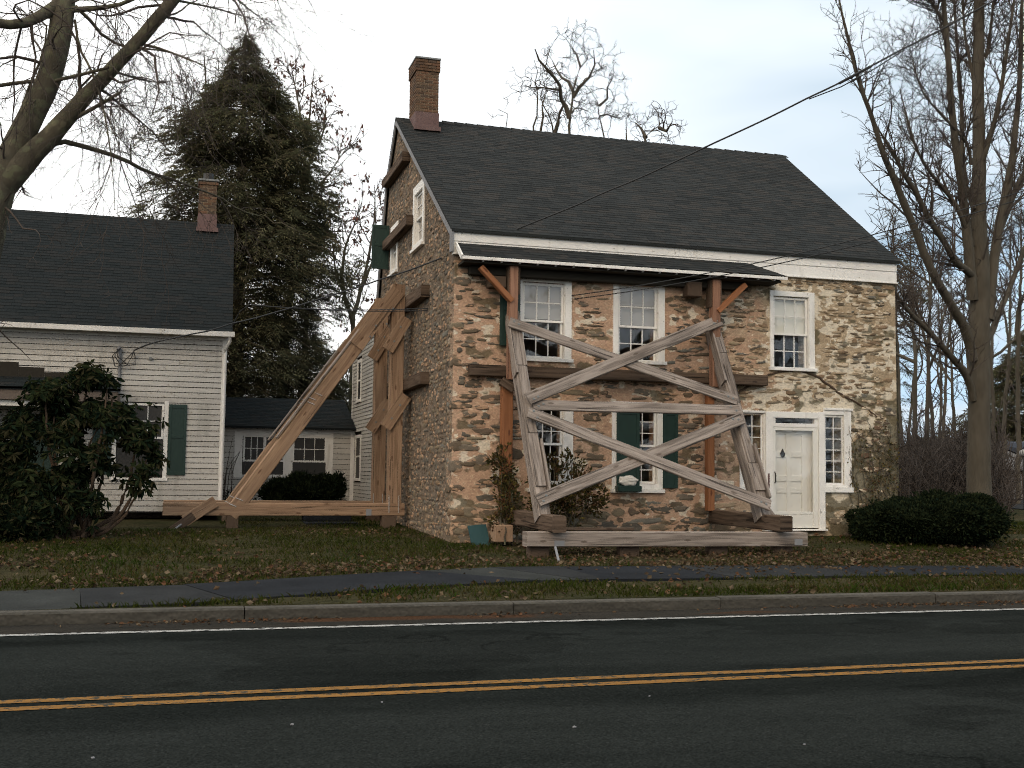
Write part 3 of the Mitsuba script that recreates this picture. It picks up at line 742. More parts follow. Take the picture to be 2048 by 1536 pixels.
RX0, E0, E1 = -0.10, (-0.10, -0.12, 5.985), (9.87, -0.12, 5.985)
RL, RR = (-0.10, 6.10, 10.03), (10.60, 6.10, 10.05)
RF = H + '__roof'
mb = MB(); e = np.array
top = [E0, E1, RR, RL]; th = e([0.0, 0.0, -0.05])
mb.add([*top, *[e(p) + th for p in top]], [(0, 1, 2, 3), (7, 6, 5, 4), (0, 4, 5, 1), (1, 5, 6, 2), (3, 7, 4, 0)], (0.5, 0.5))
bk = [(-0.1, 6.10, 10.03), (10.6, 6.10, 10.05), (10.6, 7.30, 8.72), (-0.1, 7.30, 8.72), (-0.1, 8.42, 5.75), (10.4, 8.42, 5.75)]
mb.add([*bk, *[e(p) + th for p in bk]], [(0, 1, 2, 3), (3, 2, 5, 4), (9, 8, 7, 6), (10, 11, 8, 9), (6, 9, 3, 0), (9, 10, 4, 3)], (0.5, 0.5))
mb.build(RF, 'm_shingle')
shingles(RF + '__shingles', E0, E1, RR, RL, 0.135, 0.30, 'm_shingle')
mb = MB()                                                             # ridge caps
n = 36
for i in range(n):
    a, b = -0.12 + 10.75 * i / n, -0.12 + 10.75 * (i + 1) / n + 0.05
    if b > 0.22 and a < 0.86: continue
    z = 10.045 - 0.02 * math.sin(math.pi * i / n) + (0.10 if i == 0 else 0.0); l = 0.012
    V = [(a, 5.93, z - 0.105 + l), (b, 5.93, z - 0.105), (a, 6.10, z + 0.018 + l), (b, 6.10, z + 0.01), (a, 6.26, z - 0.15 + l), (b, 6.26, z - 0.15)]
    mb.add(V, [(0, 1, 3, 2), (2, 3, 5, 4)], (R.uniform(), 0.5))
mb.build(RF + '__ridge_caps', 'm_shingle', kind='stuff')
# rake boards on the gable
mb = MB(); beam(mb, (-0.075, -0.04, 5.92), (-0.075, 6.1, 9.93), 0.04, 0.17, (0, -0.54, 0.84), ch=0.004); beam(mb, (-0.075, 6.16, 9.92), (-0.075, 7.28, 8.66), 0.04, 0.15, (0, 0.7, 0.7), ch=0.004)
beam(mb, (-0.075, 7.3, 8.62), (-0.075, 8.36, 5.85), 0.04, 0.15, (0, 0.9, 0.35), ch=0.004)
beam(mb, (-0.078, -0.03, 5.98), (-0.078, -0.02, 5.55), 0.045, 0.17, (0, -1, 0), ch=0.004)
mb.build(H + '__rake_board', 'm_pale')
# the pent roof over the upper windows
PH = H + '__pent_roof'; tag(PH, 'narrow shingled pent roof with white edge over the upper windows')
p0, p1, p2, p3 = (0.03, -0.56, 5.385), (6.82, -0.56, 5.405), (6.22, -0.07, 5.72), (0.04, -0.07, 5.72)
mb = MB(); mb.add([p0, p1, p2, p3, *[e(p) + e([0, 0, -0.045]) for p in (p0, p1, p2, p3)]], [(0, 1, 2, 3), (7, 6, 5, 4), (0, 4, 5, 1), (3, 7, 4, 0), (1, 5, 6, 2)], (0.5, 0.5)); mb.build(PH + '__deck', 'm_soffit')
shingles(PH + '__shingles', e(p0) + e([-0.02, -0.01, 0.004]), e(p1) + e([0.02, -0.01, 0.004]), e(p2) + e([0, 0, 0.004]), e(p3) + e([0, 0, 0.004]), 0.13, 0.3, 'm_shingle')
mb = MB(); mb.add([p1, (6.86, -0.02, 5.40), p2, e(p1) + e([0, 0, -.04]), (6.86, -0.02, 5.36)], [(0, 1, 2), (3, 4, 0), (4, 1, 0)], (0.3, 0.5)); mb.build(PH + '__hip', 'm_shingle')
mb = MB(); box(mb, (0.0, 5.325, 0.562), (6.86, 5.388, 0.585), FRONT, ch=0.004); mb.build(PH + '__edge_board', 'm_white')
mb = MB(); beam(mb, (0.0, -0.575, 5.36), (0.0, -0.06, 5.71), 0.035, 0.10, (0, -0.5, 0.8), ch=0.004); mb.build(PH + '__edge_board', 'm_white')
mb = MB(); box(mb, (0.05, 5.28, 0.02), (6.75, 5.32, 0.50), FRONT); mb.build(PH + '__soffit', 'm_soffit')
for i in range(18):
    mb = MB(); x = 0.40 + i * 0.362; box(mb, (x, 5.297, 0.50), (x + 0.028, 5.322, 0.572), FRONT, ch=0.004); mb.build(PH + '__rafter_end', 'm_pale')

# --- brick chimneys
def chimney(H, x0, x1, y0, y1, z0, z1, course=0.0716, L=0.205, flash=0.35, corbel=3):
    k = numbered(H + '__chimney'); mb = MB(); box(mb, (x0 + 0.012, y0 + 0.012, z0 - 0.8), (x1 - 0.012, y1 - 0.012, z1 - 0.005)); mb.build(k, 'm_brick_joint')
    n = int((z1 - z0) / course)
    for r in range(n):
        z = z0 + r * course; o = 0.028 if r >= n - corbel - 1 else 0.0; X0, X1, Y0, Y1 = x0 - o, x1 + o, y0 - o, y1 + o
        for side in (0, 1, 2):
            lo, hi = (X0, X1) if side == 0 else (Y0, Y1); s = lo + (0.0 if r % 2 == 0 else -L / 2)
            while s < hi - 0.01:
                a, b = max(s, lo), min(s + L - 0.011, hi)
                if b - a > 0.03:
                    d = 0.10; j = R.normal(0, 0.0015)
                    if side == 0: bx = ((a, Y0 + j, z + 0.006), (b, Y0 + d, z + course - 0.005))
                    elif side == 1: bx = ((X0 + j, max(a, Y0 + d + 0.01), z + 0.006), (X0 + d, b, z + course - 0.005))
                    else: bx = ((X1 - d, max(a, Y0 + d + 0.01), z + 0.006), (X1 + j, b, z + course - 0.005))
                    if bx[1][1] - bx[0][1] > 0.02 and bx[1][0] - bx[0][0] > 0.02:
                        mb = MB(); box(mb, *bx, ch=0.004); mb.build(k + '__brick', 'm_brick')
                s += L
    mb = MB(); box(mb, (x0 - 0.04, y0 - 0.04, z1 + 0.002), (x1 + 0.04, y1 + 0.04, z1 + 0.05), ch=0.008); mb.build(k + '__cap', 'm_metal')
    mb = MB(); box(mb, (x0 - 0.014, y0 - 0.014, z0 - flash), (x1 + 0.014, y1 + 0.014, z0 - 0.004)); box(mb, (x0 - 0.05, y0 - 0.10, z0 - flash - 0.05), (x1 + 0.05, y0 - 0.016, z0 - flash + 0.05)); mb.build(k + '__flashing', 'm_flashing')
    return k


chimney(H, 0.25, 0.80, 5.3, 6.15, 9.98, 11.28, flash=0.42)

# --- the white clapboard wing behind
def clapboards(key, M, x0, x1, z0, z1, exposure, m='m_clapboard', region=None, th=0.026):
    k = int(round((z1 - z0) / exposure))
    for r in range(k):
        a, b = z0 + (z1 - z0) * r / k, z0 + (z1 - z0) * (r + 1) / k
        cells = [(x0, x1)]
        if region is not None:
            c = region.intersection(sg.LineString([(x0, (a + b) / 2), (x1, (a + b) / 2)]))
            cells = [(g.bounds[0], g.bounds[2]) for g in getattr(c, 'geoms', [c]) if g.length > 0.02]
        for (l, h) in cells:
            cut = [l]; 
            while h - cut[-1] > 3.4: cut.append(cut[-1] + R.uniform(2.0, 3.2))
            cut.append(h)
            for c, d in zip(cut, cut[1:]):
                t = th * R.uniform(0.85, 1.15); dz = R.normal(0, 0.0015)
                lo = a + 0.015 + dz
                V = np.array([(c, lo, t), (d - 0.002, lo, t), (d - 0.002, b + 0.002, 0.014), (c, b + 0.002, 0.014), (c, lo, 0.0), (d - 0.002, lo, 0.0)])
                V = V @ M[:3, :3].T + M[:3, 3]
                MB().add(V, [(0, 1, 2, 3), (4, 5, 1, 0), (4, 0, 3, 3), (5, 2, 1, 1)], (R.uniform(), R.uniform())).build(key + '__clapboard', m)


WG = H + '__wing'; tag(WG, 'white clapboard rear wing of the stone house')
EL = mat4((0, -1, 0), (0, 0, 1), (-1, 0, 0), (-0.02, 0, 0))
mb = MB(); box(mb, (0.0, 8.46, 0.2), (6.0, 12.5, 5.2)); mb.build(WG, 'm_groove_shade', exact=True)
er = sg.box(-12.5, 0.3, -8.46, 5.2).difference(sg.box(-11.75, 3.25, -10.9, 4.6)).difference(sg.box(-11.85, 1.0, -10.7, 2.42))
clapboards(WG, EL, -12.5, -8.46, 0.3, 5.2, 0.102, region=er)
mb = MB(); box(mb, (-12.56, 0.3, 0.0), (-12.5, 5.2, 0.03), EL); mb.build(WG + '__corner_board', 'm_white')
window_keys = []
for (a, b, c, d, rz) in ((-11.68, -10.96, 3.33, 4.52, 3.92), (-11.78, -10.78, 1.1, 2.36, 1.75)):
    mb = MB(); box(mb, (a, c, 0.002), (a + 0.09, d, 0.03), EL); box(mb, (b - 0.09, c, 0.002), (b, d, 0.03), EL); box(mb, (a + 0.09, d - 0.09, 0.002), (b - 0.09, d, 0.028), EL); box(mb, (a - 0.02, c - 0.04, 0.002), (b + 0.02, c + 0.04, 0.05), EL); box(mb, (a + 0.09, rz - 0.02, 0.0), (b - 0.09, rz + 0.02, 0.012), EL)
    mb.build(WG + '__window_frame', 'm_white')
    V = np.array([(a + 0.08, c, 0.004), (b - 0.08, c, 0.004), (b - 0.08, d, 0.004), (a + 0.08, d, 0.004)])
    MB().add(V @ EL[:3, :3].T + EL[:3, 3], [(0, 1, 2, 3)], (0.5, 0.5)).build(WG + '__window_glass', 'm_iron')  # opaque near-black sheet: the unlit room behind is put into its colour
mb = MB(); mb.add([(-0.25, 8.4, 5.15), (-0.25, 12.7, 5.15), (3.0, 12.7, 7.0), (3.0, 8.4, 7.0), (6.2, 8.4, 5.15), (6.2, 12.7, 5.15)], [(0, 1, 2, 3), (3, 2, 5, 4)], (0.5, 0.5)); mb.build(WG + '__roof', 'm_shingle_dark')

# ---------------------------------------------------------------- the white clapboard house at the left
K = tag(numbered('clapboard_house'), 'white clapboard house with dark roof, green shutters and a brick chimney near its end', 'house')
KY = 3.5
PLACE = np.diag([1.1208, 1.1208, 1.1208, 1.0]); PLACE[:3, 3] = (0.618, 2.576, -0.157)
KM = mat4((1, 0, 0), (0, 0, 1), (0, -1, 0), (0, KY, 0))
KX1 = -4.06
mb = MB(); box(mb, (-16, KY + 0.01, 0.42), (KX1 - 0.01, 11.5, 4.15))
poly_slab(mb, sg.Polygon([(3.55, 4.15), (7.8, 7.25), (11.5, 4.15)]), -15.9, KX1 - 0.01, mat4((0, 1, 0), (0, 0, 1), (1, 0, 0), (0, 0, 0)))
mb.build(K + '__wall', 'm_groove_shade')
mb = MB(); box(mb, (-16, KY + 0.75, -0.3), (KX1 - 0.5, 11.4, 0.42)); mb.build(K + '__foundation', 'm_gable')
hole = sg.box(-6.28, 1.14, -5.20, 2.72)
clapboards(K + '__front', KM, -13.0, KX1 - 0.10, 0.44, 4.02, 0.1115, region=sg.box(-13.0, 0.44, KX1 - 0.10, 4.02).difference(hole))
mb = MB(); box(mb, (KX1 - 0.10, 0.42, 0.0), (KX1, 4.03, 0.028), KM, ch=0.003); mb.build(K + '__corner_board', 'm_white')
mb = MB(); box(mb, (-13, 4.03, 0.0), (KX1 + 0.02, 4.15, 0.03), KM, ch=0.003); mb.build(K + '__frieze_board', 'm_white')
# window, half hidden by the bush
mb = MB(); sash_bars(mb, -6.15, -5.33, 1.25, 1.92, 3, 2, 0.0, KM); sash_bars(mb, -6.15, -5.33, 1.98, 2.62, 3, 2, 0.03, KM); box(mb, (-6.28, 1.14, 0), (-6.2, 2.72, 0.03), KM); box(mb, (-5.28, 1.14, 0), (-5.2, 2.72, 0.03), KM)
box(mb, (-6.3, 1.08, 0), (-5.18, 1.14, 0.06), KM); mb.build(K + '__window_frame', 'm_white')
MB().add([(-6.2, KY - 0.005, 1.2), (-5.28, KY - 0.005, 1.2), (-5.28, KY - 0.005, 2.68), (-6.2, KY - 0.005, 2.68)], [(0, 1, 2, 3)], (0.5, 0.5)).build(K + '__window_glass', 'm_iron')  # opaque sheet, the dark of the room painted on as its colour
shutter(K + '__shutter', KM, -5.19, -4.83, 1.20, 2.66, 0.022); shutter(K + '__shutter', KM, -6.66, -6.30, 1.20, 2.66, 0.022)
# roof
k0, k1, k2, k3 = (-16.2, 3.26, 4.20), (-3.97, 3.26, 4.20), (-3.80, 7.8, 7.42), (-16.4, 7.8, 7.42)
mb = MB(); q = [k0, k1, k2, k3, (-3.9, 12.0, 4.2), (-16.2, 12.0, 4.2)]
mb.add([*q, *[e(p) + e([0, 0, -0.06]) for p in q]], [(0, 1, 2, 3), (3, 2, 4, 5), (0, 6, 7, 1), (1, 7, 8, 2), (2, 8, 10, 4)], (0.5, 0.5)); mb.build(K + '__roof', 'm_shingle_dark')
shingles(K + '__roof__shingles', e(k0), e(k1), e(k2), e(k3), 0.135, 0.30, 'm_shingle_dark')
# gutter and downpipe
mb = MB(); pr = sg.Polygon([(-0.06, 0.0), (0.06, 0.0), (0.075, 0.10), (0.055, 0.10), (0.045, 0.02), (-0.045, 0.02), (-0.055, 0.10), (-0.06, 0.10)])
poly_slab(mb, pr, -16.2, -3.93, mat4((0, -1, 0), (0, 0, 1), (1, 0, 0), (0, 3.20, 4.085))); mb.build(K + '__gutter', 'm_white')
mb = MB(); tube(mb, [(-4.02, 3.2, 4.10), (-4.02, 3.22, 4.0), (-4.09, 3.40, 3.86), (-4.105, 3.43, 3.75), (-4.105, 3.43, 2.4), (-4.105, 3.43, 0.62), (-4.10, 3.36, 0.5)], 0.036, 8); mb.build(K + '__downpipe', 'm_white', smooth=True)
chimney(K, -4.67, -4.25, 7.35, 7.9, 7.55, 8.36, flash=0.40, corbel=0)
mb = MB(); tube(mb, [(-4.46, 7.6, 8.4), (-4.46, 7.6, 8.6)], [0.13, 0.13], 10); mb.build(K + '__chimney__flue', 'm_iron')
# entrance hood at the left: a small shingled roof with stepped top, pale beam below
HD = K + '__porch_roof'
mb = MB(); h0, h1, h2, h3 = (-11, 2.2, 2.83), (-6.10, 2.2, 2.86), (-6.25, 3.48, 3.14), (-11, 3.48, 3.12)
mb.add([h0, h1, h2, h3, *[e(p) + e([0, 0, -0.05]) for p in (h0, h1, h2, h3)]], [(0, 1, 2, 3), (7, 6, 5, 4), (1, 5, 6, 2)], (0.5, 0.5)); mb.build(HD, 'm_shingle_dark')
shingles(HD + '__shingles', h0, h1, h2, h3, 0.13, 0.3, 'm_shingle_dark')
for i, (a, b) in enumerate(((-11, -8.10), (-8.10, -7.62), (-7.62, -6.98))):
    mb = MB(); box(mb, (a, KY - 0.03, 3.10), (b - 0.004, KY - 0.022, (3.42, 3.33, 3.235)[i])); mb.build(HD + '__step_flashing', 'm_soffit')
mb = MB(); box(mb, (-11, 2.23, 2.60), (-6.15, 2.33, 2.80), ch=0.005); box(mb, (-6.25, 2.335, 2.60), (-6.15, 3.48, 2.80)); mb.build(HD + '__beam', 'm_timber_grey')
mb = MB(); box(mb, (-11, 2.33, 2.49), (-6.9, 2.40, 2.598)); mb.build(HD + '__fascia', 'm_white')
mb = MB(); box(mb, (-8.62, 2.30, 0.2), (-8.46, 2.46, 2.49), ch=0.01); mb.build(HD + '__post', 'm_white')
mb = MB(); box(mb, (-8.2, 3.44, 0.35), (-7.3, 3.472, 2.35), ch=0.004); mb.build(K + '__door', 'm_green')
mb = MB(); box(mb, (-9.5, 2.1, 0.0), (-6.6, 3.4, 0.32), ch=0.02); mb.build(K + '__porch_step', 'm_concrete')
# electric service mast on the wall
mb = MB(); tube(mb, [(-6.19, KY - 0.06, 2.0), (-6.19, KY - 0.06, 3.0), (-6.19, KY - 0.06, 3.62)], 0.028, 8); mb.build(K + '__service_mast', 'm_pale', smooth=True)
mb = MB(); tube(mb, [(-6.19, KY - 0.06, 3.62), (-6.19, KY - 0.08, 3.74), (-6.21, KY - 0.13, 3.79), (-6.24, KY - 0.17, 3.74)], [0.032, 0.042, 0.04, 0.025], 8); mb.build(K + '__service_mast__head', 'm_pale', smooth=True)
mb = MB()
for dx, dz in ((0.05, 0.0), (0.22, 0.02), (-0.10, -0.02)): tube(mb, [(-6.22, KY - 0.16, 3.74), (-6.30 + dx * 0.3, KY - 0.2, 3.60), (-6.19 + dx * 0.8, KY - 0.2, 3.40 + dz), (-6.10 + dx, KY - 0.18, 3.42 + dz), (-5.98 + dx * 0.4, KY - 0.14, 3.60), (-5.92, KY - 0.12, 3.72)], 0.011, 5)
mb.build(K + '__service_loops', 'm_cable')
mb = MB(); box(mb, (-5.62, KY - 0.08, 3.56), (-5.56, KY - 0.024, 3.62), ch=0.008); mb.build(K + '__wall_bracket', 'm_metal')

PLACE = None

# ---------------------------------------------------------------- the low white garage between the houses
G = tag(numbered('garage'), 'low white clapboard garage with paned windows and dark roof behind the leaning timber', 'garage')
GM = mat4((1, 0, 0), (0, 0, 1), (0, -1, 0), (0, 11.9, 0))
mb = MB(); box(mb, (-3.85, 11.91, 0.2), (-0.06, 15.5, 2.55)); mb.build(G + '__wall', 'm_groove_shade')
gh = sg.box(-3.30, 1.2, -0.72, 2.36)
clapboards(G + '__front', GM, -3.84, -0.16, 0.3, 2.42, 0.152, region=sg.box(-3.84, 0.3, -0.16, 2.42).difference(gh))
mb = MB(); box(mb, (-0.16, 0.3, 0.0), (-0.05, 2.43, 0.028), GM); box(mb, (-3.84, 2.42, 0.0), (-0.05, 2.55, 0.03), GM, ch=0.003); mb.build(G + '__trim', 'm_white')
mb = MB()
for a, b in ((-3.13, -2.63), (-2.55, -2.08), (-1.63 - 0.13, -0.90)):
    sash_bars(mb, a, b, 1.62, 2.26, 3, 2, 0.02, GM, st=0.05, bar=0.02, rail=0.05); sash_bars(mb, a, b, 1.24, 1.54, 3, 1, 0.0, GM, st=0.05, bar=0.02)
box(mb, (-3.42, 1.12, 0.0), (-3.20, 2.42, 0.032), GM); box(mb, (-0.86, 1.12, 0), (-0.66, 2.42, 0.032), GM); box(mb, (-3.20, 2.30, 0), (-0.86, 2.42, 0.03), GM); box(mb, (-2.06, 1.12, 0), (-1.80, 2.30, 0.03), GM); box(mb, (-3.20, 1.12, 0), (-2.06, 1.19, 0.05), GM); box(mb, (-1.80, 1.12, 0), (-0.86, 1.19, 0.05), GM)
mb.build(G + '__window_frame', 'm_white')
for a, b in ((-3.2, -2.06), (-1.8, -0.86)):
    MB().add([(a, 11.893, 1.19), (b, 11.893, 1.19), (b, 11.893, 2.3), (a, 11.893, 2.3)], [(0, 1, 2, 3)], (0.5, 0.5)).build(G + '__window_glass', 'm_iron')  # opaque sheets coloured near black for the unlit inside
g0, g1, g2, g3 = (-3.88, 11.66, 2.55), (-0.03, 11.66, 2.55), (-0.03, 14.2, 3.52), (-3.88, 14.2, 3.50)
mb = MB(); q = [g0, g1, g2, g3, (-0.03, 16.5, 2.5), (-3.88, 16.5, 2.5)]; mb.add([*q, *[e(p) - e([0, 0, 0.05]) for p in q]], [(0, 1, 2, 3), (3, 2, 4, 5), (0, 6, 7, 1), (1, 7, 8, 2)], (0.5, 0.5)); mb.build(G + '__roof', 'm_shingle_dark')
shingles(G + '__roof__shingles', e(g0) + e([0, 0, .002]), e(g1) + e([0, 0, .002]), e(g2) + e([0, 0, .002]), e(g3) + e([0, 0, .002]), 0.135, 0.3, 'm_shingle_dark')

# ---------------------------------------------------------------- timber shoring against the front wall
S = tag(numbered('front_shoring'), 'grey weathered timber shoring with two X braces leaning on the front of the stone house', 'shoring frame')
def one(key, m, *args, label=None, **kw):
    mb = MB(); beam(mb, *args, **kw); return mb.build(key, m, label=label)


XL, XR = 1.10, 5.37
def fy(z, o=0.0): return -0.30 - 0.55 * (4.3 - z) - o     # front face of the rakers
NRM = np.array([0, -0.876, 0.482])                            # its outward normal
for xx in (XL, XR):
    one(S + '__wall_post', 'm_timber_red', (xx - 0.03, -0.33, 3.10), (xx - 0.03, -0.33, 5.30), 0.17, 0.20, (0, 1, 0), label='reddish new post against the wall')
    for dx in (-0.125, 0.085): one(S + '__side_plank', 'm_timber_dark', (xx + dx, -0.27, 4.72 if dx < 0 else 4.75), (xx + dx, -0.27, 5.30), 0.04, 0.24, (0, 1, 0))
    # inner prop and wedge by the lower storey
    one(S + '__wall_post', 'm_timber_orange', (xx - 0.09, -0.21, 0.62), (xx - 0.09, -0.21, 2.98), 0.22 if xx < 3 else 0.15, 0.16, (0, 1, 0))
    one(S + '__cleat', 'm_timber_dark', (xx - 0.22, -0.25, 3.08), (xx + 0.02, -0.30, 2.92), 0.26, 0.16, ch=0.01)
    # the raker: a heavy timber faced with boards
    a, b = np.array([xx + 0.02, fy(4.36) + 0.20, 4.36]), np.array([xx + 0.02, fy(0.52) + 0.20, 0.52])
    one(S + '__raker', 'm_timber_grey', a, b, 0.22, 0.30, NRM, ch=0.015)
    d = (b - a) / np.linalg.norm(b - a); L = np.linalg.norm(b - a); base = a + NRM * 0.172
    cuts = [0.02, 1.28, 2.75, L - 0.55] if xx == XL else [0.30, 0.78, 1.95, 3.3, L - 0.5]
    wd = [0.21, 0.17, 0.19] if xx == XL else [0.17, 0.18, 0.15, 0.2]
    for (s0, s1), w in zip(zip(cuts, cuts[1:]), wd): one(S + '__raker_board', 'm_timber_grey', base + d * s0 + (w - 0.2) * 0.5 * np.array([1, 0, 0]), base + d * (s1 - 0.015), w, 0.042, NRM, ch=0.005)
    one(S + '__splice_board', 'm_timber_grey', base + d * (L - 1.5) + np.array([0.13, 0, 0]), base + d * (L - 0.35) + np.array([0.14, 0, 0]), 0.04, 0.14, NRM, ch=0.005)
    one(S + '__splice_board', 'm_timber_grey', base + d * (0.15) + np.array([-0.125, 0.05, -0.03]), base + d * (1.45) + np.array([-0.125, 0.05, -0.03]), 0.04, 0.22, NRM, ch=0.005)
    # needle beam at the foot
    one(S + '__needle_beam', 'm_timber_dark', (xx + 0.06, -0.1, 0.50), (xx + 0.06, -2.95, 0.475), 0.25, 0.28, ch=0.02, label='dark needle beam running from the wall to the sill beam')
# braces on the leaning plane
def brace(p, q, w, o, label=None, m='m_timber_grey'):
    one(S + '__brace', m, np.asarray(p) + NRM * o, np.asarray(q) + NRM * o, w, 0.045, NRM, ch=0.006, warp=0.001, label=label)
    p, q = np.asarray(p) + NRM * (o + 0.024), np.asarray(q) + NRM * (o + 0.024); d = (q - p) / np.linalg.norm(q - p); L = np.linalg.norm(q - p)
    for t in (0.09, 0.19, L - 0.19, L - 0.09):     # bolt heads on washers
        c = p + d * t + np.cross(d, NRM) * R.uniform(-0.06, 0.06); mb = MB(); tube(mb, [c - NRM * 0.002, c + NRM * 0.004, c + NRM * 0.0041, c + NRM * 0.018, c + NRM * 0.0182], [0.026, 0.026, 0.014, 0.014, 0.0], 6); mb.build(S + '__bolt', 'm_metal')


brace((0.968,-0.382,4.151), (5.354,-1.163,2.732), 0.225, 0.085, 'upper brace falling to the right')
brace((1.083,-1.233,2.604), (5.427,-0.255,4.382), 0.245, 0.14, 'upper brace rising to the right')
brace((1.184,-1.278,2.522), (5.363,-1.267,2.542), 0.215, 0.083, 'level tie board between the two X braces')
brace((1.044,-1.368,2.359), (5.423,-2.27,0.719), 0.235, 0.14, 'lower brace falling to the right')
brace((0.979,-2.221,0.808), (5.346,-1.36,2.374), 0.235, 0.085, 'lower brace rising to the right')
# sill beam: two planks deep, on short blocks
one(S + '__sill_beam', 'm_timber_grey', (0.66, -2.62, 0.215), (5.97, -2.62, 0.19), 0.28, 0.25, ch=0.014, label='long grey sill beam on blocks')
one(S + '__sill_cap', 'm_timber_dark', (1.15, -2.42, 0.37), (2.7, -2.42, 0.365), 0.12, 0.05)
for bx in (0.95, 2.6, 4.3, 5.6): 
    mb = MB(); box(mb, (bx - 0.20, -2.60, -0.25), (bx + 0.16, -2.40, 0.078), ch=0.015, uv=(bx, 0.3)); mb.build(S + '__block', 'm_timber_dark')  # dark wood stands in for the shade under the sill beam
# walers along the wall and knee braces below the pent roof
one(S + '__waler', 'm_timber_dark', (0.28, -0.115, 3.275), (6.60, -0.115, 3.285), 0.20, 0.215, (0, 0, 1), ch=0.015, seg=26, label='brown waler along the wall between the storeys')
one(S + '__waler', 'm_soffit', (0.25, -0.13, 5.19), (6.15, -0.13, 5.21), 0.20, 0.16, (0, 0, 1), ch=0.012, seg=18)  # upper waler near black: shade under the pent roof put into its colour
one(S + '__knee_brace', 'm_timber_orange', (0.40, -0.40, 5.22), (1.03, -0.40, 4.60), 0.10, 0.15, (0, -1, 0), ch=0.006)
one(S + '__knee_brace', 'm_timber_orange', (5.98, -0.40, 5.20), (5.36, -0.40, 4.62), 0.10, 0.15, (0, -1, 0), ch=0.006)
mb = MB(); box(mb, (4.74, -0.34, 4.92), (5.06, -0.10, 5.22), ch=0.012, uv=(3, .2)); mb.build(S + '__packing_block', 'm_timber_dark')
mb = MB(); box(mb, (0.60, -0.36, 4.86), (0.93, -0.10, 5.08), ch=0.012, uv=(7, .4)); mb.build(S + '__packing_block', 'm_timber_dark')
mb = MB(); box(mb, (1.14, -2.768, 0.10), (1.32, -2.758, 0.19), uv=(.2, .5)); mb.build(S + '__sheet_metal_scrap', 'm_pale')
mb = MB(); box(mb, (5.70, -2.768, 0.09), (5.86, -2.760, 0.20), uv=(.4, .5)); mb.build(S + '__sheet_metal_scrap', 'm_pale')

# ---------------------------------------------------------------- raking shores at the gable
Z = tag(numbered('gable_shoring'), 'tan timber raking shore propping the gable wall, with long slanting timbers and upright posts', 'shoring frame')
FYS = (4.05, 6.1)
for n_, y in enumerate(FYS):
    one(Z + '__sill_beam', 'm_timber', (-5.25, y, 0.485), (-0.12, y, 0.49), 0.30, 0.27, ch=0.012, label='near sill beam on the grass' if n_ == 0 else None)
    one(Z + '__post', 'm_timber', (-0.345, y, 0.62), (-0.345, y, 5.52 - 0.02 * n_), 0.29, 0.30, (0, 1, 0), ch=0.012)
    one(Z + '__raker', 'm_timber', (-3.86, y, 0.36), (-0.42, y, 5.28), 0.30, 0.31, ch=0.014, warp=0.001, label='long slanting timber nearest the road' if n_ == 0 else None)
    yy = y - 0.175
    up = (-0.82, 0, 0.573)
    one(Z + '__splice_plate', 'm_timber', (-1.28, yy, 4.08), (-0.36, yy, 5.38), 0.045, 0.33, up, ch=0.004)
    one(Z + '__knee_plate', 'm_timber', (-0.58, yy - 0.02, 4.02), (-0.16, yy - 0.02, 4.76), 0.05, 0.27, up, ch=0.004)
    one(Z + '__knee_plate', 'm_timber', (-0.60, yy - 0.02, 2.30), (-0.14, yy - 0.02, 3.02), 0.05, 0.27, up, ch=0.004)
    one(Z + '__splice_plate', 'm_timber_grey', (-2.95, y - 0.02, 2.02), (-1.2, y - 0.02, 4.46), 0.30, 0.04, (-0.82, 0, 0.573), ch=0.004)
    for s in (-0.42, -0.30):
        pass
    for dx in (-0.47, -0.25): 
        mb = MB(); tube(mb, [(dx, y - 0.158, 0.42), (dx - 0.004, y - 0.16, 0.62), (dx - 0.006, y - 0.158, 0.80)], 0.008, 5); mb.build(Z + '__rod', 'm_steel')
    for (bx, bz) in ((-0.48, 4.95), (-0.62, 4.60), (-0.86, 4.55), (-0.98, 4.30), (-0.30, 4.55), (-0.44, 4.22), (-0.28, 2.80), (-0.46, 2.50)):
        mb = MB(); c = np.array([bx, yy - 0.045, bz]); tube(mb, [c, c - (0, 0.004, 0), c - (0, 0.0041, 0), c - (0, 0.02, 0), c - (0, 0.0202, 0)], [0.024, 0.024, 0.013, 0.013, 0.0], 6); mb.build(Z + '__bolt', 'm_metal')
    # timber screws driven up through the raker
    for t in (0.03, 0.055, 0.48, 0.50, 0.52, 0.90, 0.95):
        c = np.array([-3.86, y - 0.155, 0.36]) + t * np.array([3.44, 0, 4.92]); off = R.uniform(-0.06, 0.06)
        mb = MB(); tube(mb, [c + (-0.13 + off, -0.006, 0.10), c + (0.02 + off, -0.012, 0.04)], 0.007, 5); mb.build(Z + '__rod', 'm_steel')
    mb = MB(); box(mb, (-3.95, y - 0.14, 0.0), (-3.70, y + 0.14, 0.35), ch=0.012, uv=(y, 0.4)); mb.build(Z + '__block', 'm_timber_dark')
    mb = MB(); box(mb, (-0.62, y - 0.14, 0.0), (-0.30, y + 0.14, 0.35), ch=0.012, uv=(y, 0.9)); mb.build(Z + '__block', 'm_timber_dark')
one(Z + '__kicker', 'm_timber', (-4.18, 3.86, 0.66), (-4.80, 3.86, 0.24), 0.045, 0.24, (-0.56, 0, 0.83), ch=0.005, label='short plank crossing the sill end')
one(Z + '__kicker', 'm_timber_dark', (-4.62, 3.90, 0.36), (-5.12, 3.90, -0.02), 0.14, 0.18, (-0.6, 0, 0.8), ch=0.01)
one(Z + '__stake', 'm_pale', (-4.86, 3.82, 0.18), (-5.18, 3.80, -0.06), 0.03, 0.04)
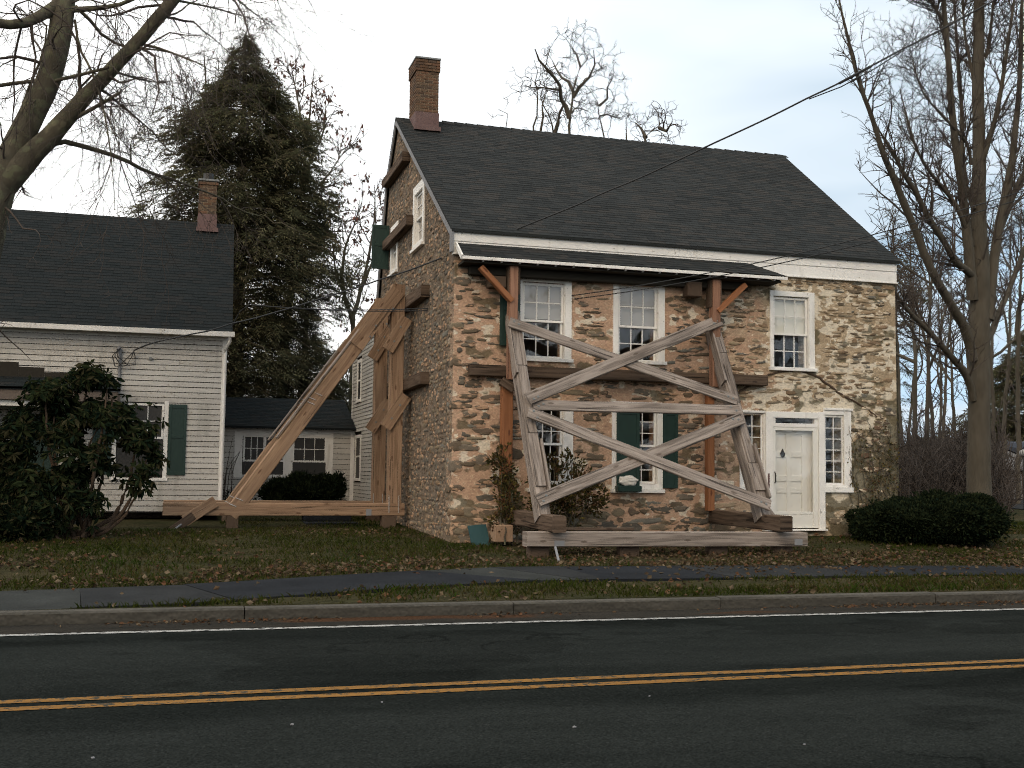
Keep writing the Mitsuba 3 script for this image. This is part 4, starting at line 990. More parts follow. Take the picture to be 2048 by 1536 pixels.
mb = MB(); box(mb, (-0.98, 3.885, 0.36), (-0.86, 3.893, 0.50), uv=(.1, .5)); mb.build(Z + '__sheet_metal_scrap', 'm_pale')
for z, y0, y1, l in ((5.13, 2.2, 6.8, 'waler at the head of the gable posts'), (3.28, 2.1, 6.8, None), (7.02, 3.98, 7.3, None), (8.66, 4.62, 7.2, None)):
    one(Z + '__waler', 'm_timber_dark', (-0.10, y0, z), (-0.10, y1, z - 0.03), 0.19, 0.26 if z < 6 else 0.22, ch=0.012)

# ---------------------------------------------------------------- wires
def wire(name, pts, r, label):
    p, rr = resample(pts, [r, r], 0.35); k = thing(name, label, 'cable'); mb = MB(); tube(mb, p, rr, 5); mb.build(k, 'm_cable', smooth=True, exact=True)
    return k


def span(A, B, c, n=30, end=None):
    A, B = np.array(A, float), np.array(B, float); L = np.linalg.norm(B - A); s = np.linspace(0, L, n)
    P = np.c_[A + (B - A) * (s / L)[:, None], np.polyval(c, s)]
    if end is not None: P[0] = end
    return P


P = span((-6.02, 6.36), (14.97, -11.85), (0.00879, 0.1212, 4.11864), 52)
P += R.normal(0, 0.008, P.shape) * np.array([1, 1, 1]); P[0] = (-6.02, 6.36, 4.03)
kd = wire('service_drop_cable', P, 0.017, 'thick black service cable sloping from the right edge down to the clapboard house')
q0 = P[28:32] + np.array([0.02, -0.02, -0.07]); q0[0] += (0, 0, 0.05); q0[-1] += (0, 0, 0.05)
mb = MB(); tube(mb, q0, 0.011, 5); tube(mb, [P[29], P[30]], 0.024, 6); tube(mb, [q0[1] * 0.7 + q0[2] * 0.3, q0[1] * 0.4 + q0[2] * 0.6], 0.02, 6); mb.build(kd + '__splice', 'm_cable')
wire('telephone_cable', span((-3.86, 6.22), (13.6, -11.24), (0.01124, -0.14325, 5.228), 48, (-3.86, 6.22, 4.69)), 0.010, 'upper of the two thin wires crossing in front of the stone house')
wire('telephone_cable', span((-3.86, 6.22), (13.6, -11.0), (0.01151, -0.15391, 5.238), 48, (-3.86, 6.22, 4.64)), 0.010, 'lower of the two thin wires crossing in front of the stone house')

# ---------------------------------------------------------------- bare trees
def norm(v): return v / (np.linalg.norm(v, axis=-1, keepdims=True) + 1e-12)


def spawn(P, rad, n, length, t0=0.15, t1=1.0, ang=(35, 65), bias=(0, 0, 0.3), wig=0.16, k=7, ratio=0.5, tip=0.004, taper=0.55, rmin=0.0):
    """n side branches from every polyline of P (m, k0, 3): returns (m * n, k, 3), radii"""
    m, k0, _ = P.shape; t = R.uniform(t0, t1, (m, n)); i = np.minimum((t * (k0 - 1)).astype(int), k0 - 2); fr = t * (k0 - 1) - i
    mi_ = np.arange(m)[:, None]
    A, B = P[mi_, i], P[mi_, i + 1]; o = A + (B - A) * fr[..., None]; d = norm(B - A); r0 = rad[mi_, i]
    q = R.normal(0, 1, o.shape); q = norm(q - (q * d).sum(-1, keepdims=True) * d)
    a = np.radians(R.uniform(*ang, (m, n)))[..., None]
    d = norm(d * np.cos(a) + q * np.sin(a) + np.array(bias) * 0.5)
    L = length * R.uniform(0.45, 1.15, (m, n)) * (1 - taper * t)
    o, d, L, r0 = o.reshape(-1, 3), d.reshape(-1, 3), L.ravel(), r0.ravel()
    out = [o]; step = (L / (k - 1))[:, None]
    for _ in range(k - 1):
        d = norm(d + R.normal(0, wig, d.shape) + np.array(bias) * (1.2 / k)); out.append(out[-1] + d * step)
    out = np.stack(out, 1); rb = np.maximum(np.minimum(r0 * ratio, 0.004 + 0.011 * L), rmin)
    return out, rb[:, None] * np.linspace(1, 0, k) ** 0.9 + tip


def stack(lines, k=24):
    P, Q = [], []
    for p, r in lines:
        i = np.linspace(0, len(p) - 1, k); P.append(np.stack([np.interp(i, np.arange(len(p)), p[:, j]) for j in range(3)], 1)); Q.append(np.interp(i, np.arange(len(p)), r))
    return np.array(P), np.array(Q)


def bare_tree(name, label, limbs, levels, group=None, mat_='m_bark_grey', cat='tree', twig_mat='m_twig', wig=0.35, sides=9, first='trunk', step=0.3, leaves=None):
    k = thing(name, label, cat, group); lines = []
    for i, (pts, rad) in enumerate(limbs):
        p, r = resample(pts, rad, step, wig if i else wig * 0.5); lines.append((p, r))
        mb = MB(); tube(mb, p, r, sides if r[0] > 0.05 else 6); mb.build(k + ('__trunk' if i == 0 else '__limb'), mat_, smooth=True)
    P, Q = stack(lines); mb = MB(); last = P
    for lv in levels:
        P, Q = spawn(P, Q, **lv); tubes(mb, P, Q, 4 if Q.max() > 0.02 else 3); last = P
    mb.build(k + '__twigs', twig_mat, smooth=True)
    if leaves:
        n, m, size = leaves; ii = R.integers(0, len(last), n); jj = R.integers(last.shape[1] // 2, last.shape[1], n)
        mb = MB(); leaf_cards(mb, last[ii, jj] + R.normal(0, 0.05, (n, 3)), size, hang=0.8); mb.build(k + '__leaves', m)
    return k


def leaf_cards(mb, o, size, hang=0.3, aspect=0.55, up=None, spread=1.0, rnd=None):
    """folded leaves: two triangles each side of a bent midrib"""
    n = len(o); d = R.normal(0, spread, (n, 3)) + (np.array([0, 0, -1.0]) * hang * 2 if up is None else up)
    d = norm(d); s = norm(np.cross(d, R.normal(0, 1, (n, 3)))); u = np.cross(s, d)
    L = size * R.uniform(0.65, 1.3, n)[:, None]; w = L * aspect * 0.5
    a, tip = o, o + d * L; m = o + d * L * 0.5 - u * L * 0.10
    V = np.stack([a, m + s * w + u * w * 0.5, tip, m - s * w + u * w * 0.5, m], 1).reshape(-1, 3)
    F = (np.array([[0, 1, 4], [1, 2, 4], [4, 2, 3], [0, 4, 3]])[None] + (np.arange(n) * 5)[:, None, None]).reshape(-1, 3)
    q = R.uniform(0, 1, n) if rnd is None else rnd
    mb.add(V, F, np.repeat(np.c_[q, R.uniform(0, 1, n)], 5, axis=0))


# the big tree at the left edge: two leaning leaders and hanging twigs
bare_tree('shade_tree', 'big leaning bare tree with two forked trunks at the left edge', [
    ([(-9.074,0.3,0.24),(-8.921,0.3,1.937),(-8.71,0.3,3.842),(-8.504,0.3,4.904),(-8.317,0.3,5.757),(-8.104,0.3,6.444),(-7.885,0.3,7.048),(-7.678,0.3,7.603),(-7.453,0.3,8.183),(-7.314,0.3,8.888),(-7.246,0.3,9.729),(-7.218,0.3,10.946),(-7.154,0.3,12.561)], [.60, .52, .47, .45, .42, .37, .27, .22, .205, .2, .2, .19, .17]),
    ([(-8.159,0.3,6.215),(-7.799,0.2,6.624),(-7.421,0.1,7.063),(-6.989,0,7.618),(-6.442,-0.2,8.265),(-5.911,-0.4,8.893),(-5.358,-0.6,9.616),(-4.674,-0.9,10.498),(-3.947,-1.2,11.66)], [.26, .19, .15, .125, .115, .11, .12, .11, .09]),
    ([(-7.385,0.1,6.995),(-7.118,0.2,7.111),(-6.821,0.4,7.103),(-6.268,0.7,7.049),(-6.015,0.8,6.976),(-5.741,1,6.889),(-5.252,1.3,6.842),(-4.721,1.7,6.776),(-4.389,1.9,6.729),(-3.93,2.2,6.548),(-3.538,2.4,6.508)], [.05, .045, .042, .036, .03, .027, .022, .018, .014, .01]),
    ([(-6.951,0,7.495),(-6.571,-0.2,7.69),(-6.189,-0.5,7.879)], [.04, .03, .026]),
    ([(-8.735,0.4,7.957),(-8.252,0.4,8.064),(-7.808,0.3,8.162),(-7.408,0.2,8.146),(-7.178,0.1,8.22),(-6.646,-0.4,8.238),(-6.389,-0.6,8.27)], [.03, .035, .033, .03, .028, .024]),
    ([(-6.413,-0.2,8.378),(-6.147,0.1,8.399),(-5.851,0.3,8.406),(-5.434,0.6,8.504)], [.028, .02, .015, .010]),
    ([(-7.246,0.3,9.711),(-7.462,0.2,9.476),(-7.711,0,9.184),(-7.917,-0.2,9.001),(-8.183,-0.4,8.9),(-8.588,-0.8,8.765),(-9.101,-1.2,8.296)], [.12, .10, .085, .08, .075, .06, .05]),
    ([(-7.189,0.3,9.551),(-6.811,0,9.5),(-6.36,-0.4,9.455),(-5.746,-0.8,9.664)], [.06, .045, .035, .03]),
    ([(-7.057,0.3,9.643),(-6.783,0.4,9.437),(-6.551,0.7,9.267),(-6.164,1,9.222),(-5.769,1.3,9.357),(-5.291,1.6,9.421),(-4.778,2,9.387)], [.035, .03, .026, .022, .016, .012, .008]),
    ([(-6.015,0.8,6.976),(-6.022,0.8,7.174),(-6.036,0.8,7.333)], [.02, .016, .012]),
    ([(-5.807,-0.4,8.815),(-5.374,-0.8,8.595),(-5.051,-1,8.419),(-4.8,-1.2,8.29)], [.03, .022, .015, .008]),
    ([(-7.047,0.3,9.384),(-6.887,0.2,8.718),(-6.755,0,8.48),(-6.53,-0.3,7.861),(-6.365,-0.6,7.163),(-6.257,-0.8,6.503),(-6.175,-0.9,5.704)], [.026, .022, .02, .017, .014, .010, .006]),
    ([(-7.854,0.3,7.684),(-7.758,0.5,8.215),(-7.634,0.6,8.633),(-7.533,0.6,9.251),(-7.83,0.5,9.547)], [.03, .026, .022, .018, .012]),
    ([(-4.674,-0.9,10.498),(-4.473,-0.6,10.01),(-3.99,0,9.846),(-3.513,0.8,9.873)], [.03, .02, .012, .006]),
    ([(-5.358,-0.6,9.616),(-4.891,-0.3,9.705),(-4.342,0.2,9.831),(-3.548,1,9.995)], [.024, .016, .010, .005])],
    [dict(n=15, length=2.6, t0=0.25, ang=(30, 80), bias=(0.1, -0.1, -0.85), wig=0.20, k=9, ratio=0.22, tip=0.0028, taper=0.2),
     dict(n=4, length=0.9, t0=0.1, ang=(25, 70), bias=(0, 0, -0.6), wig=0.26, k=6, ratio=0.5, tip=0.0022, taper=0.3),
     dict(n=2, length=0.4, t0=0.1, ang=(25, 70), bias=(0, 0, -0.2), wig=0.3, k=5, ratio=0.6, tip=0.002, taper=0.3)], mat_='m_bark', sides=20, wig=0.04, step=0.3)

# the tall many-stemmed bare tree at the right
bare_tree('street_tree', 'tall bare tree with a thick straight trunk and many rising stems at the right', [
    ([(20.063,10.3,-0.32),(20.048,10.3,0.646),(20.105,10.3,3.08),(20.182,10.3,5.542),(20.236,10.3,7.865),(20.253,10.3,10.259),(20.319,10.3,12.241),(20.32,10.3,13.943),(20.38,10.3,15.664),(20.44,10.3,17.399),(20.502,10.3,20.022),(20.536,10.3,23.204)], [.42, .37, .335, .33, .32, .235, .205, .185, .17, .16, .12, .06]),
    ([(19.869,10.2,7.165),(19.578,10,8.931),(19.23,9.8,10.679),(18.924,9.6,11.592),(18.533,9.4,13.8),(18.389,9.3,15.07),(18.207,9.2,16.331),(18.179,9.2,18.653)], [.18, .16, .13, .12, .10, .09, .075, .04]),
    ([(19.823,10.2,5.189),(19.437,10,6.067),(18.392,9.5,6.985),(17.698,9.2,7.617),(17.18,9,8.262),(16.635,8.8,9.128),(16.267,8.6,9.527),(15.645,8.3,10.337),(15.049,8,11.021),(14.534,7.8,12.043),(14.136,7.6,12.591),(13.777,7.5,13.379),(13.504,7.4,14.156),(13.169,7.3,15.159),(13.001,7.3,16.418)], [.17, .16, .145, .135, .125, .115, .11, .10, .085, .07, .06, .05, .038, .025, .012]),
    ([(19.942,10.2,7.831),(19.615,10,8.01),(18.718,9.5,8.211),(18.071,9.2,8.756),(17.561,9,9.158),(16.971,8.8,9.751),(16.759,8.7,10.011),(15.968,8.4,10.699),(15.485,8.2,11.223),(14.887,8,11.755)], [.13, .12, .11, .10, .09, .085, .075, .06, .045, .02]),
    ([(20.437,10.2,6.534),(20.755,10.3,8.23),(21.133,10.4,9.79),(21.458,10.5,10.687),(21.881,10.6,12.121),(22.226,10.8,13.426),(22.6,11,14.935),(22.715,11,16.906),(22.858,11,19.079)], [.2, .17, .15, .13, .11, .09, .08, .06, .04]),
    ([(21.084,10.4,9.448),(21.801,10.8,10.438),(22.698,11.3,11.496),(24.052,12,12.866),(25.431,12.5,15.175)], [.12, .11, .10, .08, .06]),
    ([(20.222,10.2,5.699),(20.951,10.6,6.274),(21.596,11,7.032),(22.397,11.5,7.837),(23.478,12.2,9.077),(24.974,13,10.981)], [.12, .105, .095, .085, .075, .05]),
    ([(19.813,10.2,3.883),(19.442,10,4.588),(18.524,9.6,5.211),(17.553,9.2,5.792),(16.977,9,6.133),(16.533,8.9,6.409),(16.06,8.7,6.743),(15.714,8.6,7.124)], [.13, .12, .11, .095, .08, .07, .055, .04]),
    ([(19.891,10.2,8.99),(19.228,9.8,9.69),(18.761,9.6,10.184),(18.017,9.3,10.622),(17.251,9,11.124),(16.752,8.8,11.662),(16.351,8.6,12.357),(16.028,8.5,13.238)], [.09, .08, .07, .06, .05, .04, .03, .015]),
    ([(19.996,10.2,10.167),(20.093,10.6,10.94),(20.228,11,11.905),(20.51,11.4,14.309),(20.575,11.6,15.797),(20.642,11.8,17.489),(20.757,12,19.58)], [.09, .08, .075, .06, .05, .04, .03]),
    ([(20.306,10.2,11.705),(20.416,10,12.337),(20.567,9.8,13.137),(20.663,9.6,14.096),(20.807,9.5,15.259),(20.995,9.4,16.6),(21.188,9.3,18.116)], [.09, .08, .07, .06, .05, .04, .03]),
    ([(19.754,10,11.605),(19.475,9.8,12.193),(18.959,9.5,12.391),(17.989,9.2,12.943),(17.257,9,13.372),(16.868,8.9,14.101),(16.591,8.8,14.838)], [.06, .055, .045, .035, .025, .02, .012]),
    ([(20.2,10.2,13.899),(20.201,10.4,14.819),(20.093,10.6,16.257),(20.185,10.8,17.917)], [.06, .05, .04, .03]),
    ([(20.338,10.2,14.767),(20.821,10.4,15.752),(21.221,10.6,17.271),(21.482,10.7,18.758)], [.06, .05, .04, .03]),
    ([(18.163,9.2,15.995),(17.538,9,16.494),(17.035,8.8,17.16)], [.05, .04, .02])],
    [dict(n=30, length=2.9, t0=0.12, ang=(30, 60), bias=(0, 0, 0.55), wig=0.08, k=9, ratio=0.33, tip=0.005, taper=0.45),
     dict(n=7, length=1.0, t0=0.12, ang=(35, 70), bias=(0, 0, 0.12), wig=0.16, k=5, ratio=0.6, tip=0.0045, taper=0.4),
     dict(n=2, length=0.34, t0=0.1, ang=(35, 80), bias=(0, 0, 0.1), wig=0.2, k=4, ratio=0.8, tip=0.004, taper=0.3)], mat_='m_bark_grey', sides=16, wig=0.04, step=0.4)

# bare crooked trees showing above the ridge
LOC = [dict(n=6, length=2.3, t0=0.2, ang=(40, 85), bias=(0, 0, 0.05), wig=0.42, k=9, ratio=0.36, tip=0.007, taper=0.4),
       dict(n=4, length=1.0, t0=0.15, ang=(40, 85), bias=(0, 0, 0.05), wig=0.45, k=6, ratio=0.55, tip=0.006, taper=0.3),
       dict(n=2, length=0.45, t0=0.2, ang=(40, 85), bias=(0, 0, 0.0), wig=0.45, k=4, ratio=0.7, tip=0.005, taper=0.3)]
bare_tree('bare_tree', 'tallest crooked bare tree rising behind the middle of the roof ridge', [
    ([(10.87,24,0.259),(10.755,24,8.635),(10.632,24,15.275),(10.667,24,16.429),(10.773,24,17.159),(10.838,24,17.602),(10.969,24,18.208),(11.146,24,18.732),(11.304,24,18.948),(11.53,24,19.217),(11.574,24,19.531)], [.26, .22, .15, .14, .12, .11, .09, .075, .06, .04, .015]),
    ([(10.667,24,16.429),(10.483,24,16.889),(10.174,23.7,17.24),(9.957,23.4,17.573),(9.755,23.2,17.763),(9.379,23,17.953),(9.028,22.8,18.163),(8.885,22.7,18.408),(8.655,22.6,18.725)], [.11, .10, .085, .075, .07, .06, .05, .04, .02]),
    ([(10.838,24,17.602),(10.77,24.4,18.076),(10.631,24.8,18.504),(10.418,25.2,19.017),(10.353,25.5,19.473)], [.07, .06, .05, .035, .015]),
    ([(10.817,24,17.36),(11.041,24,17.734),(11.143,23.6,17.963),(11.354,23.2,18.178),(11.412,23,18.462),(11.335,22.8,18.728),(11.251,22.7,19.027)], [.09, .075, .065, .05, .04, .03, .015]),
    ([(10.777,24,16.68),(11.192,24.6,17.103),(11.731,25.2,17.321),(12.257,25.8,17.4)], [.04, .035, .028, .012]),
    ([(11.146,24,18.732),(11.101,24.2,19.193),(10.963,24.4,19.602),(10.825,24.6,19.88)], [.05, .04, .03, .012]),
    ([(9.993,23.5,17.437),(9.517,23.2,17.331),(9.124,23,17.287),(8.564,22.8,17.14),(8.137,22.6,17.154)], [.05, .04, .03, .02, .01])], LOC, mat_='m_bark_grey', wig=0.6, sides=8, step=0.5)
bare_tree('bare_tree', 'bare tree with a low V fork behind the ridge left of the tallest one', [
    ([(11.228,27,0.186),(11.096,27,9.082),(10.979,27,16.479),(10.73,27,17.539),(10.441,27,17.924),(10.294,27,18.37)], [.24, .2, .13, .09, .06, .02]),
    ([(11.001,27,16.597),(11.184,27,17.469),(11.257,26.6,18),(11.306,26.2,18.223)], [.10, .08, .05, .02]),
    ([(10.322,27.5,0.169),(10.222,27.5,11.377),(10.162,27.5,16.82),(10.341,27.5,17.906),(10.302,27.4,18.592),(10.147,27.3,18.961),(10.229,27.2,19.355),(9.993,27,19.956)], [.16, .14, .09, .075, .06, .05, .04, .012]),
    ([(10.433,27.2,13.614),(10.4,27.2,16.711),(10.423,27,17.392),(10.395,27,17.85),(10.555,27,18.398)], [.12, .09, .07, .05, .02])], LOC, mat_='m_bark_grey', wig=0.6, sides=8, step=0.5)
bare_tree('bare_tree', 'slender bare tree forking above the ridge right of the tallest one', [
    ([(12.857,25,0.244),(12.747,25,11.084),(12.647,25,16.008),(12.383,25,17.035),(12.333,25,17.546),(12.237,25,17.828),(11.908,25,18.107),(11.674,25,18.373)], [.2, .17, .11, .085, .07, .055, .035, .012]),
    ([(12.38,25,17.461),(12.637,25,17.735),(12.73,24.7,17.987),(12.557,24.5,18.305),(12.734,24.3,18.549)], [.06, .05, .04, .03, .012]),
    ([(12.43,25,17.017),(12.936,25.4,17.28),(13.498,25.8,17.298),(13.892,26,17.282)], [.04, .035, .025, .012])], LOC, mat_='m_bark_grey', wig=0.6, sides=8, step=0.5)
bare_tree('bare_tree', 'dark gnarled bare tree bending right above the ridge', [
    ([(13.808,23,0.299),(13.73,23,10.78),(13.716,23,15.332),(13.761,23,15.77),(13.852,23,15.952),(14.128,23,15.936),(14.358,23,16.089),(14.404,23,16.398),(14.311,23,16.738),(14.171,23,16.985),(13.987,23,17.096)], [.28, .22, .15, .13, .12, .11, .10, .08, .06, .04, .015]),
    ([(14.381,23,16.091),(14.412,22.6,15.892),(14.507,22.3,15.793),(14.553,22,15.946),(14.531,22,16.093)], [.09, .08, .06, .04, .015]),
    ([(13.761,23,15.618),(13.703,23.3,15.981),(13.736,23.6,16.333),(13.67,24,16.555)], [.08, .06, .04, .015]),
    ([(13.342,24,6.628),(13.292,24,12.676),(13.278,24,15.678),(13.23,24,16.224),(13.345,24,16.456),(13.25,24,16.734)], [.14, .12, .09, .07, .05, .015])], LOC, mat_='m_bark_grey', wig=0.5, sides=8, step=0.5)
bare_tree('bare_tree', 'small bare tree whose crooked tip shows over the ridge near the chimney', [
    ([(7.396,22,0.291),(7.314,22,8.162),(7.247,22,14.976),(7.345,22,15.435),(7.363,22,15.642),(7.195,22,15.788),(6.965,22,15.826)], [.14, .12, .07, .055, .045, .03, .012])], LOC[1:], mat_='m_bark_grey', wig=0.5, sides=7, step=0.4)

# thin trees with a few rusty leaves right of the conifer, and the ones behind it
SC = [dict(n=9, length=2.6, t0=0.25, ang=(30, 65), bias=(0, 0, 0.35), wig=0.16, k=8, ratio=0.4, tip=0.009, taper=0.5), dict(n=4, length=0.95, t0=0.15, ang=(35, 75), bias=(0, 0, 0.1), wig=0.22, k=5, ratio=0.6, tip=0.008, taper=0.3)]
bare_tree('young_tree', 'thin tree with scattered rusty leaves between the conifer and the gable', [
    ([(2.059,26,0.165),(1.939,26,6.349),(1.931,26,7.6),(2.141,26,8.449),(2.276,26,8.982),(2.427,26,9.729),(2.668,26,11.228),(2.749,26,12.384),(2.707,26,13.364)], [.16, .14, .13, .11, .10, .085, .06, .04, .015]),
    ([(1.936,26,7.391),(1.503,25.5,8.592),(1.32,25.2,9.32),(1.391,25,10.32),(1.781,24.8,11.547),(1.896,24.6,12.338)], [.10, .08, .07, .05, .03, .012]),
    ([(2.236,26,8.875),(2.74,26.3,10.225),(3.13,26.6,11.38),(3.228,26.8,12.512)], [.06, .05, .03, .012]),
    ([(1.503,25.5,8.592),(1.084,25.6,9.579),(1.023,25.6,10.407),(1.244,25.6,11.466)], [.05, .04, .03, .012])], SC, leaves=(420, 'm_rust', 0.17), sides=8, step=0.5)
bare_tree('young_tree', 'bare tree with rust-tinted leaves rising behind the right side of the conifer', [
    ([(-1.03,24,0.198),(-0.996,24,6.024),(-0.715,24,9.993),(-0.477,24,12.817),(-0.361,24,14.444),(-0.245,24,16.082),(-0.158,24,17.319)], [.26, .22, .17, .12, .09, .05, .015]),
    ([(-0.715,24,9.993),(-0.052,24,10.799),(0.315,24,11.067),(0.798,24,11.567),(1.412,24,11.756)], [.09, .075, .06, .04, .012]),
    ([(-0.477,24,12.817),(-0.042,23.6,13.96),(0.262,23.4,14.939),(0.253,23.2,15.883)], [.07, .05, .035, .012]),
    ([(-0.573,24,12.004),(0.138,23.5,12.546),(0.667,23.2,13.317),(1.017,23,13.895)], [.06, .045, .03, .012]),
    ([(-0.41,24,14.034),(-0.623,24.4,15.553),(-0.815,24.8,16.895),(-1.024,25,17.978)], [.06, .045, .03, .012])], SC, leaves=(620, 'm_rust', 0.17), sides=8, step=0.5)
bare_tree('young_tree', 'bare tree with a few leaves behind the left side of the conifer', [
    ([(-3.462,24,0.186),(-3.678,24,5.911),(-3.934,24,11.735),(-4.121,24,14.086),(-4.295,24,16.053),(-4.421,24,17.635)], [.24, .2, .14, .10, .06, .02]),
    ([(-3.934,24,11.735),(-4.438,23.6,13.161),(-4.859,23.2,14.566),(-5.043,23,15.648)], [.08, .06, .04, .012]),
    ([(-4.071,24,13.695),(-3.735,24.3,15.407),(-3.584,24.6,17.135),(-2.257,24.8,18.798)], [.07, .05, .03, .012])], SC, leaves=(260, 'm_rust', 0.15), sides=8, step=0.5)

# woodland edge at the right: individual thin trunks
WD = [dict(n=10, length=3.2, t0=0.25, ang=(25, 60), bias=(0, 0, 0.3), wig=0.15, k=8, ratio=0.35, tip=0.012, taper=0.5), dict(n=4, length=1.2, t0=0.15, ang=(30, 75), bias=(0, 0, 0.1), wig=0.22, k=5, ratio=0.6, tip=0.011, taper=0.3)]
for pts, r, l in [
        ([(31.86, 30.0, -0.3), (31.89, 30.05, 3.64), (31.65, 29.57, 7.31), (32.12, 30.51, 11.2), (31.47, 29.47, 14.75)], 0.24, 'bare woodland tree with a straight grey trunk nearest the right corner of the stone house'),
        ([(29.37, 26.0, -0.3), (29.64, 25.99, 3.59), (29.54, 25.65, 7.12), (30.45, 26.55, 10.88), (30.63, 26.48, 14.56)], 0.2, 'bare woodland tree leaning right, second trunk from the stone house'),
        ([(38.81, 38.0, -0.3), (38.94, 38.05, 3.81), (38.31, 37.53, 7.83), (38.78, 37.96, 12.0), (39.21, 38.76, 16.35)], 0.22, 'slim bare woodland tree with a pale trunk left of the street tree'),
        ([(36.44, 34.0, -0.3), (36.7, 34.15, 3.59), (37.18, 34.44, 7.39), (36.84, 33.4, 11.05), (36.87, 33.43, 14.84)], 0.18, 'slim bare woodland tree close behind the left of the thick trunk'),
        ([(38.06, 40.0, -0.3), (38.03, 39.9, 3.45), (37.91, 39.89, 7.24), (37.93, 40.13, 11.08), (38.42, 40.81, 15.1)], 0.18, 'thin bare woodland tree against the house corner'),
        ([(48.03, 48.0, -0.3), (48.35, 48.25, 3.83), (47.7, 47.66, 8.14), (48.45, 48.7, 12.67), (47.87, 48.14, 17.0)], 0.22, 'distant bare woodland tree beside the pale far house'),
        ([(44.57, 40.0, -0.3), (44.91, 40.04, 4.38), (44.47, 39.56, 9.02), (45.89, 40.73, 14.01), (45.64, 40.6, 18.82)], 0.24, 'dark bare woodland tree just right of the thick trunk'),
        ([(50.5, 46.0, -0.3), (50.76, 46.13, 5.06), (50.87, 45.54, 10.55), (50.88, 45.32, 16.08), (51.58, 45.66, 21.84)], 0.26, 'bare woodland tree above the small far house'),
        ([(41.55, 34.0, -0.3), (41.93, 34.25, 4.56), (41.47, 33.58, 9.21), (41.56, 33.3, 13.9), (42.06, 33.82, 18.84)], 0.26, 'bare woodland tree cut by the right edge'),
        ([(47.11, 52.0, -0.3), (47.25, 52.18, 3.71), (47.92, 52.46, 8.12), (48.13, 51.82, 12.48), (48.47, 52.04, 16.97)], 0.2, 'far bare woodland tree in the gap beside the house corner'),
        ([(55.58, 60.0, -0.3), (55.78, 60.06, 3.82), (56.11, 60.01, 8.49), (56.2, 60.33, 13.24), (55.7, 59.6, 17.85)], 0.24, 'farthest bare woodland tree in the gap beside the thick trunk'),
        ([(55.74, 56.0, -0.3), (55.58, 55.76, 4.13), (55.71, 56.08, 9.02), (55.49, 56.17, 13.95), (54.91, 55.12, 18.69)], 0.24, 'bare woodland tree standing behind the thick trunk')]:
    p = np.array(pts); b1, b2 = p[2], p[3]
    bare_tree('woodland_tree', l, [(p, [r * .65, r * .55, r * .42, r * .26, .015]), ([b1, b1 + R.normal(0, 1, 3) * (1.2, .8, .3) + (0, 0, 2.2), b1 + R.normal(0, 1, 3) * (2, 1.2, .5) + (0, 0, 4.6)], [r * .4, r * .3, .015]), ([b2, b2 + R.normal(0, 1, 3) * (1, .8, .3) + (0, 0, 1.8), b2 + R.normal(0, 1, 3) * (1.6, 1.2, .5) + (0, 0, 3.6)], [r * .3, r * .2, .012])], WD, sides=7, step=0.6, wig=0.4)

# ---------------------------------------------------------------- evergreen trees
def sprays(mb, o, d, size, n=7, droop=0.5, rnd=None):
    """flat drooping sprays of narrow leaf triangles set along short axes"""
    m = len(o); d = norm(d); s = norm(np.cross(d, np.array([0, 0, 1.0]) + R.normal(0, 0.25, (m, 3)))); u = np.cross(s, d)
    L = (size * R.uniform(0.6, 1.3, m))[:, None]; V = []
    for i in range(n):
        t = (i + 0.5) / n; side = 1 if i % 2 else -1
        b = o + d * L * t * 0.9 - np.array([0, 0, 1.0]) * L * droop * t * t
        w = L * (0.50 - 0.32 * t) * R.uniform(0.7, 1.3, (m, 1))
        tip = b + (s * side * 0.8 + d * 0.62 - np.array([0, 0, 1.0]) * droop * 0.5) * w
        V += [b - d * L * 0.05, tip, b + d * L * 0.10]
    b = o + d * L * 0.85 - np.array([0, 0, 1.0]) * L * droop * 0.75; V += [b - s * L * 0.05, b + d * L * 0.28 - np.array([0, 0, 1.0]) * L * droop * 0.3, b + s * L * 0.05]
    k = len(V); V = np.stack(V, 1).reshape(-1, 3)
    F = (np.arange(k).reshape(-1, 3)[None] + (np.arange(m) * k)[:, None, None]).reshape(-1, 3)
    q = R.uniform(0, 1, m) if rnd is None else rnd
    mb.add(V, F, np.repeat(np.c_[q, R.uniform(0, 1, m)], k, axis=0))


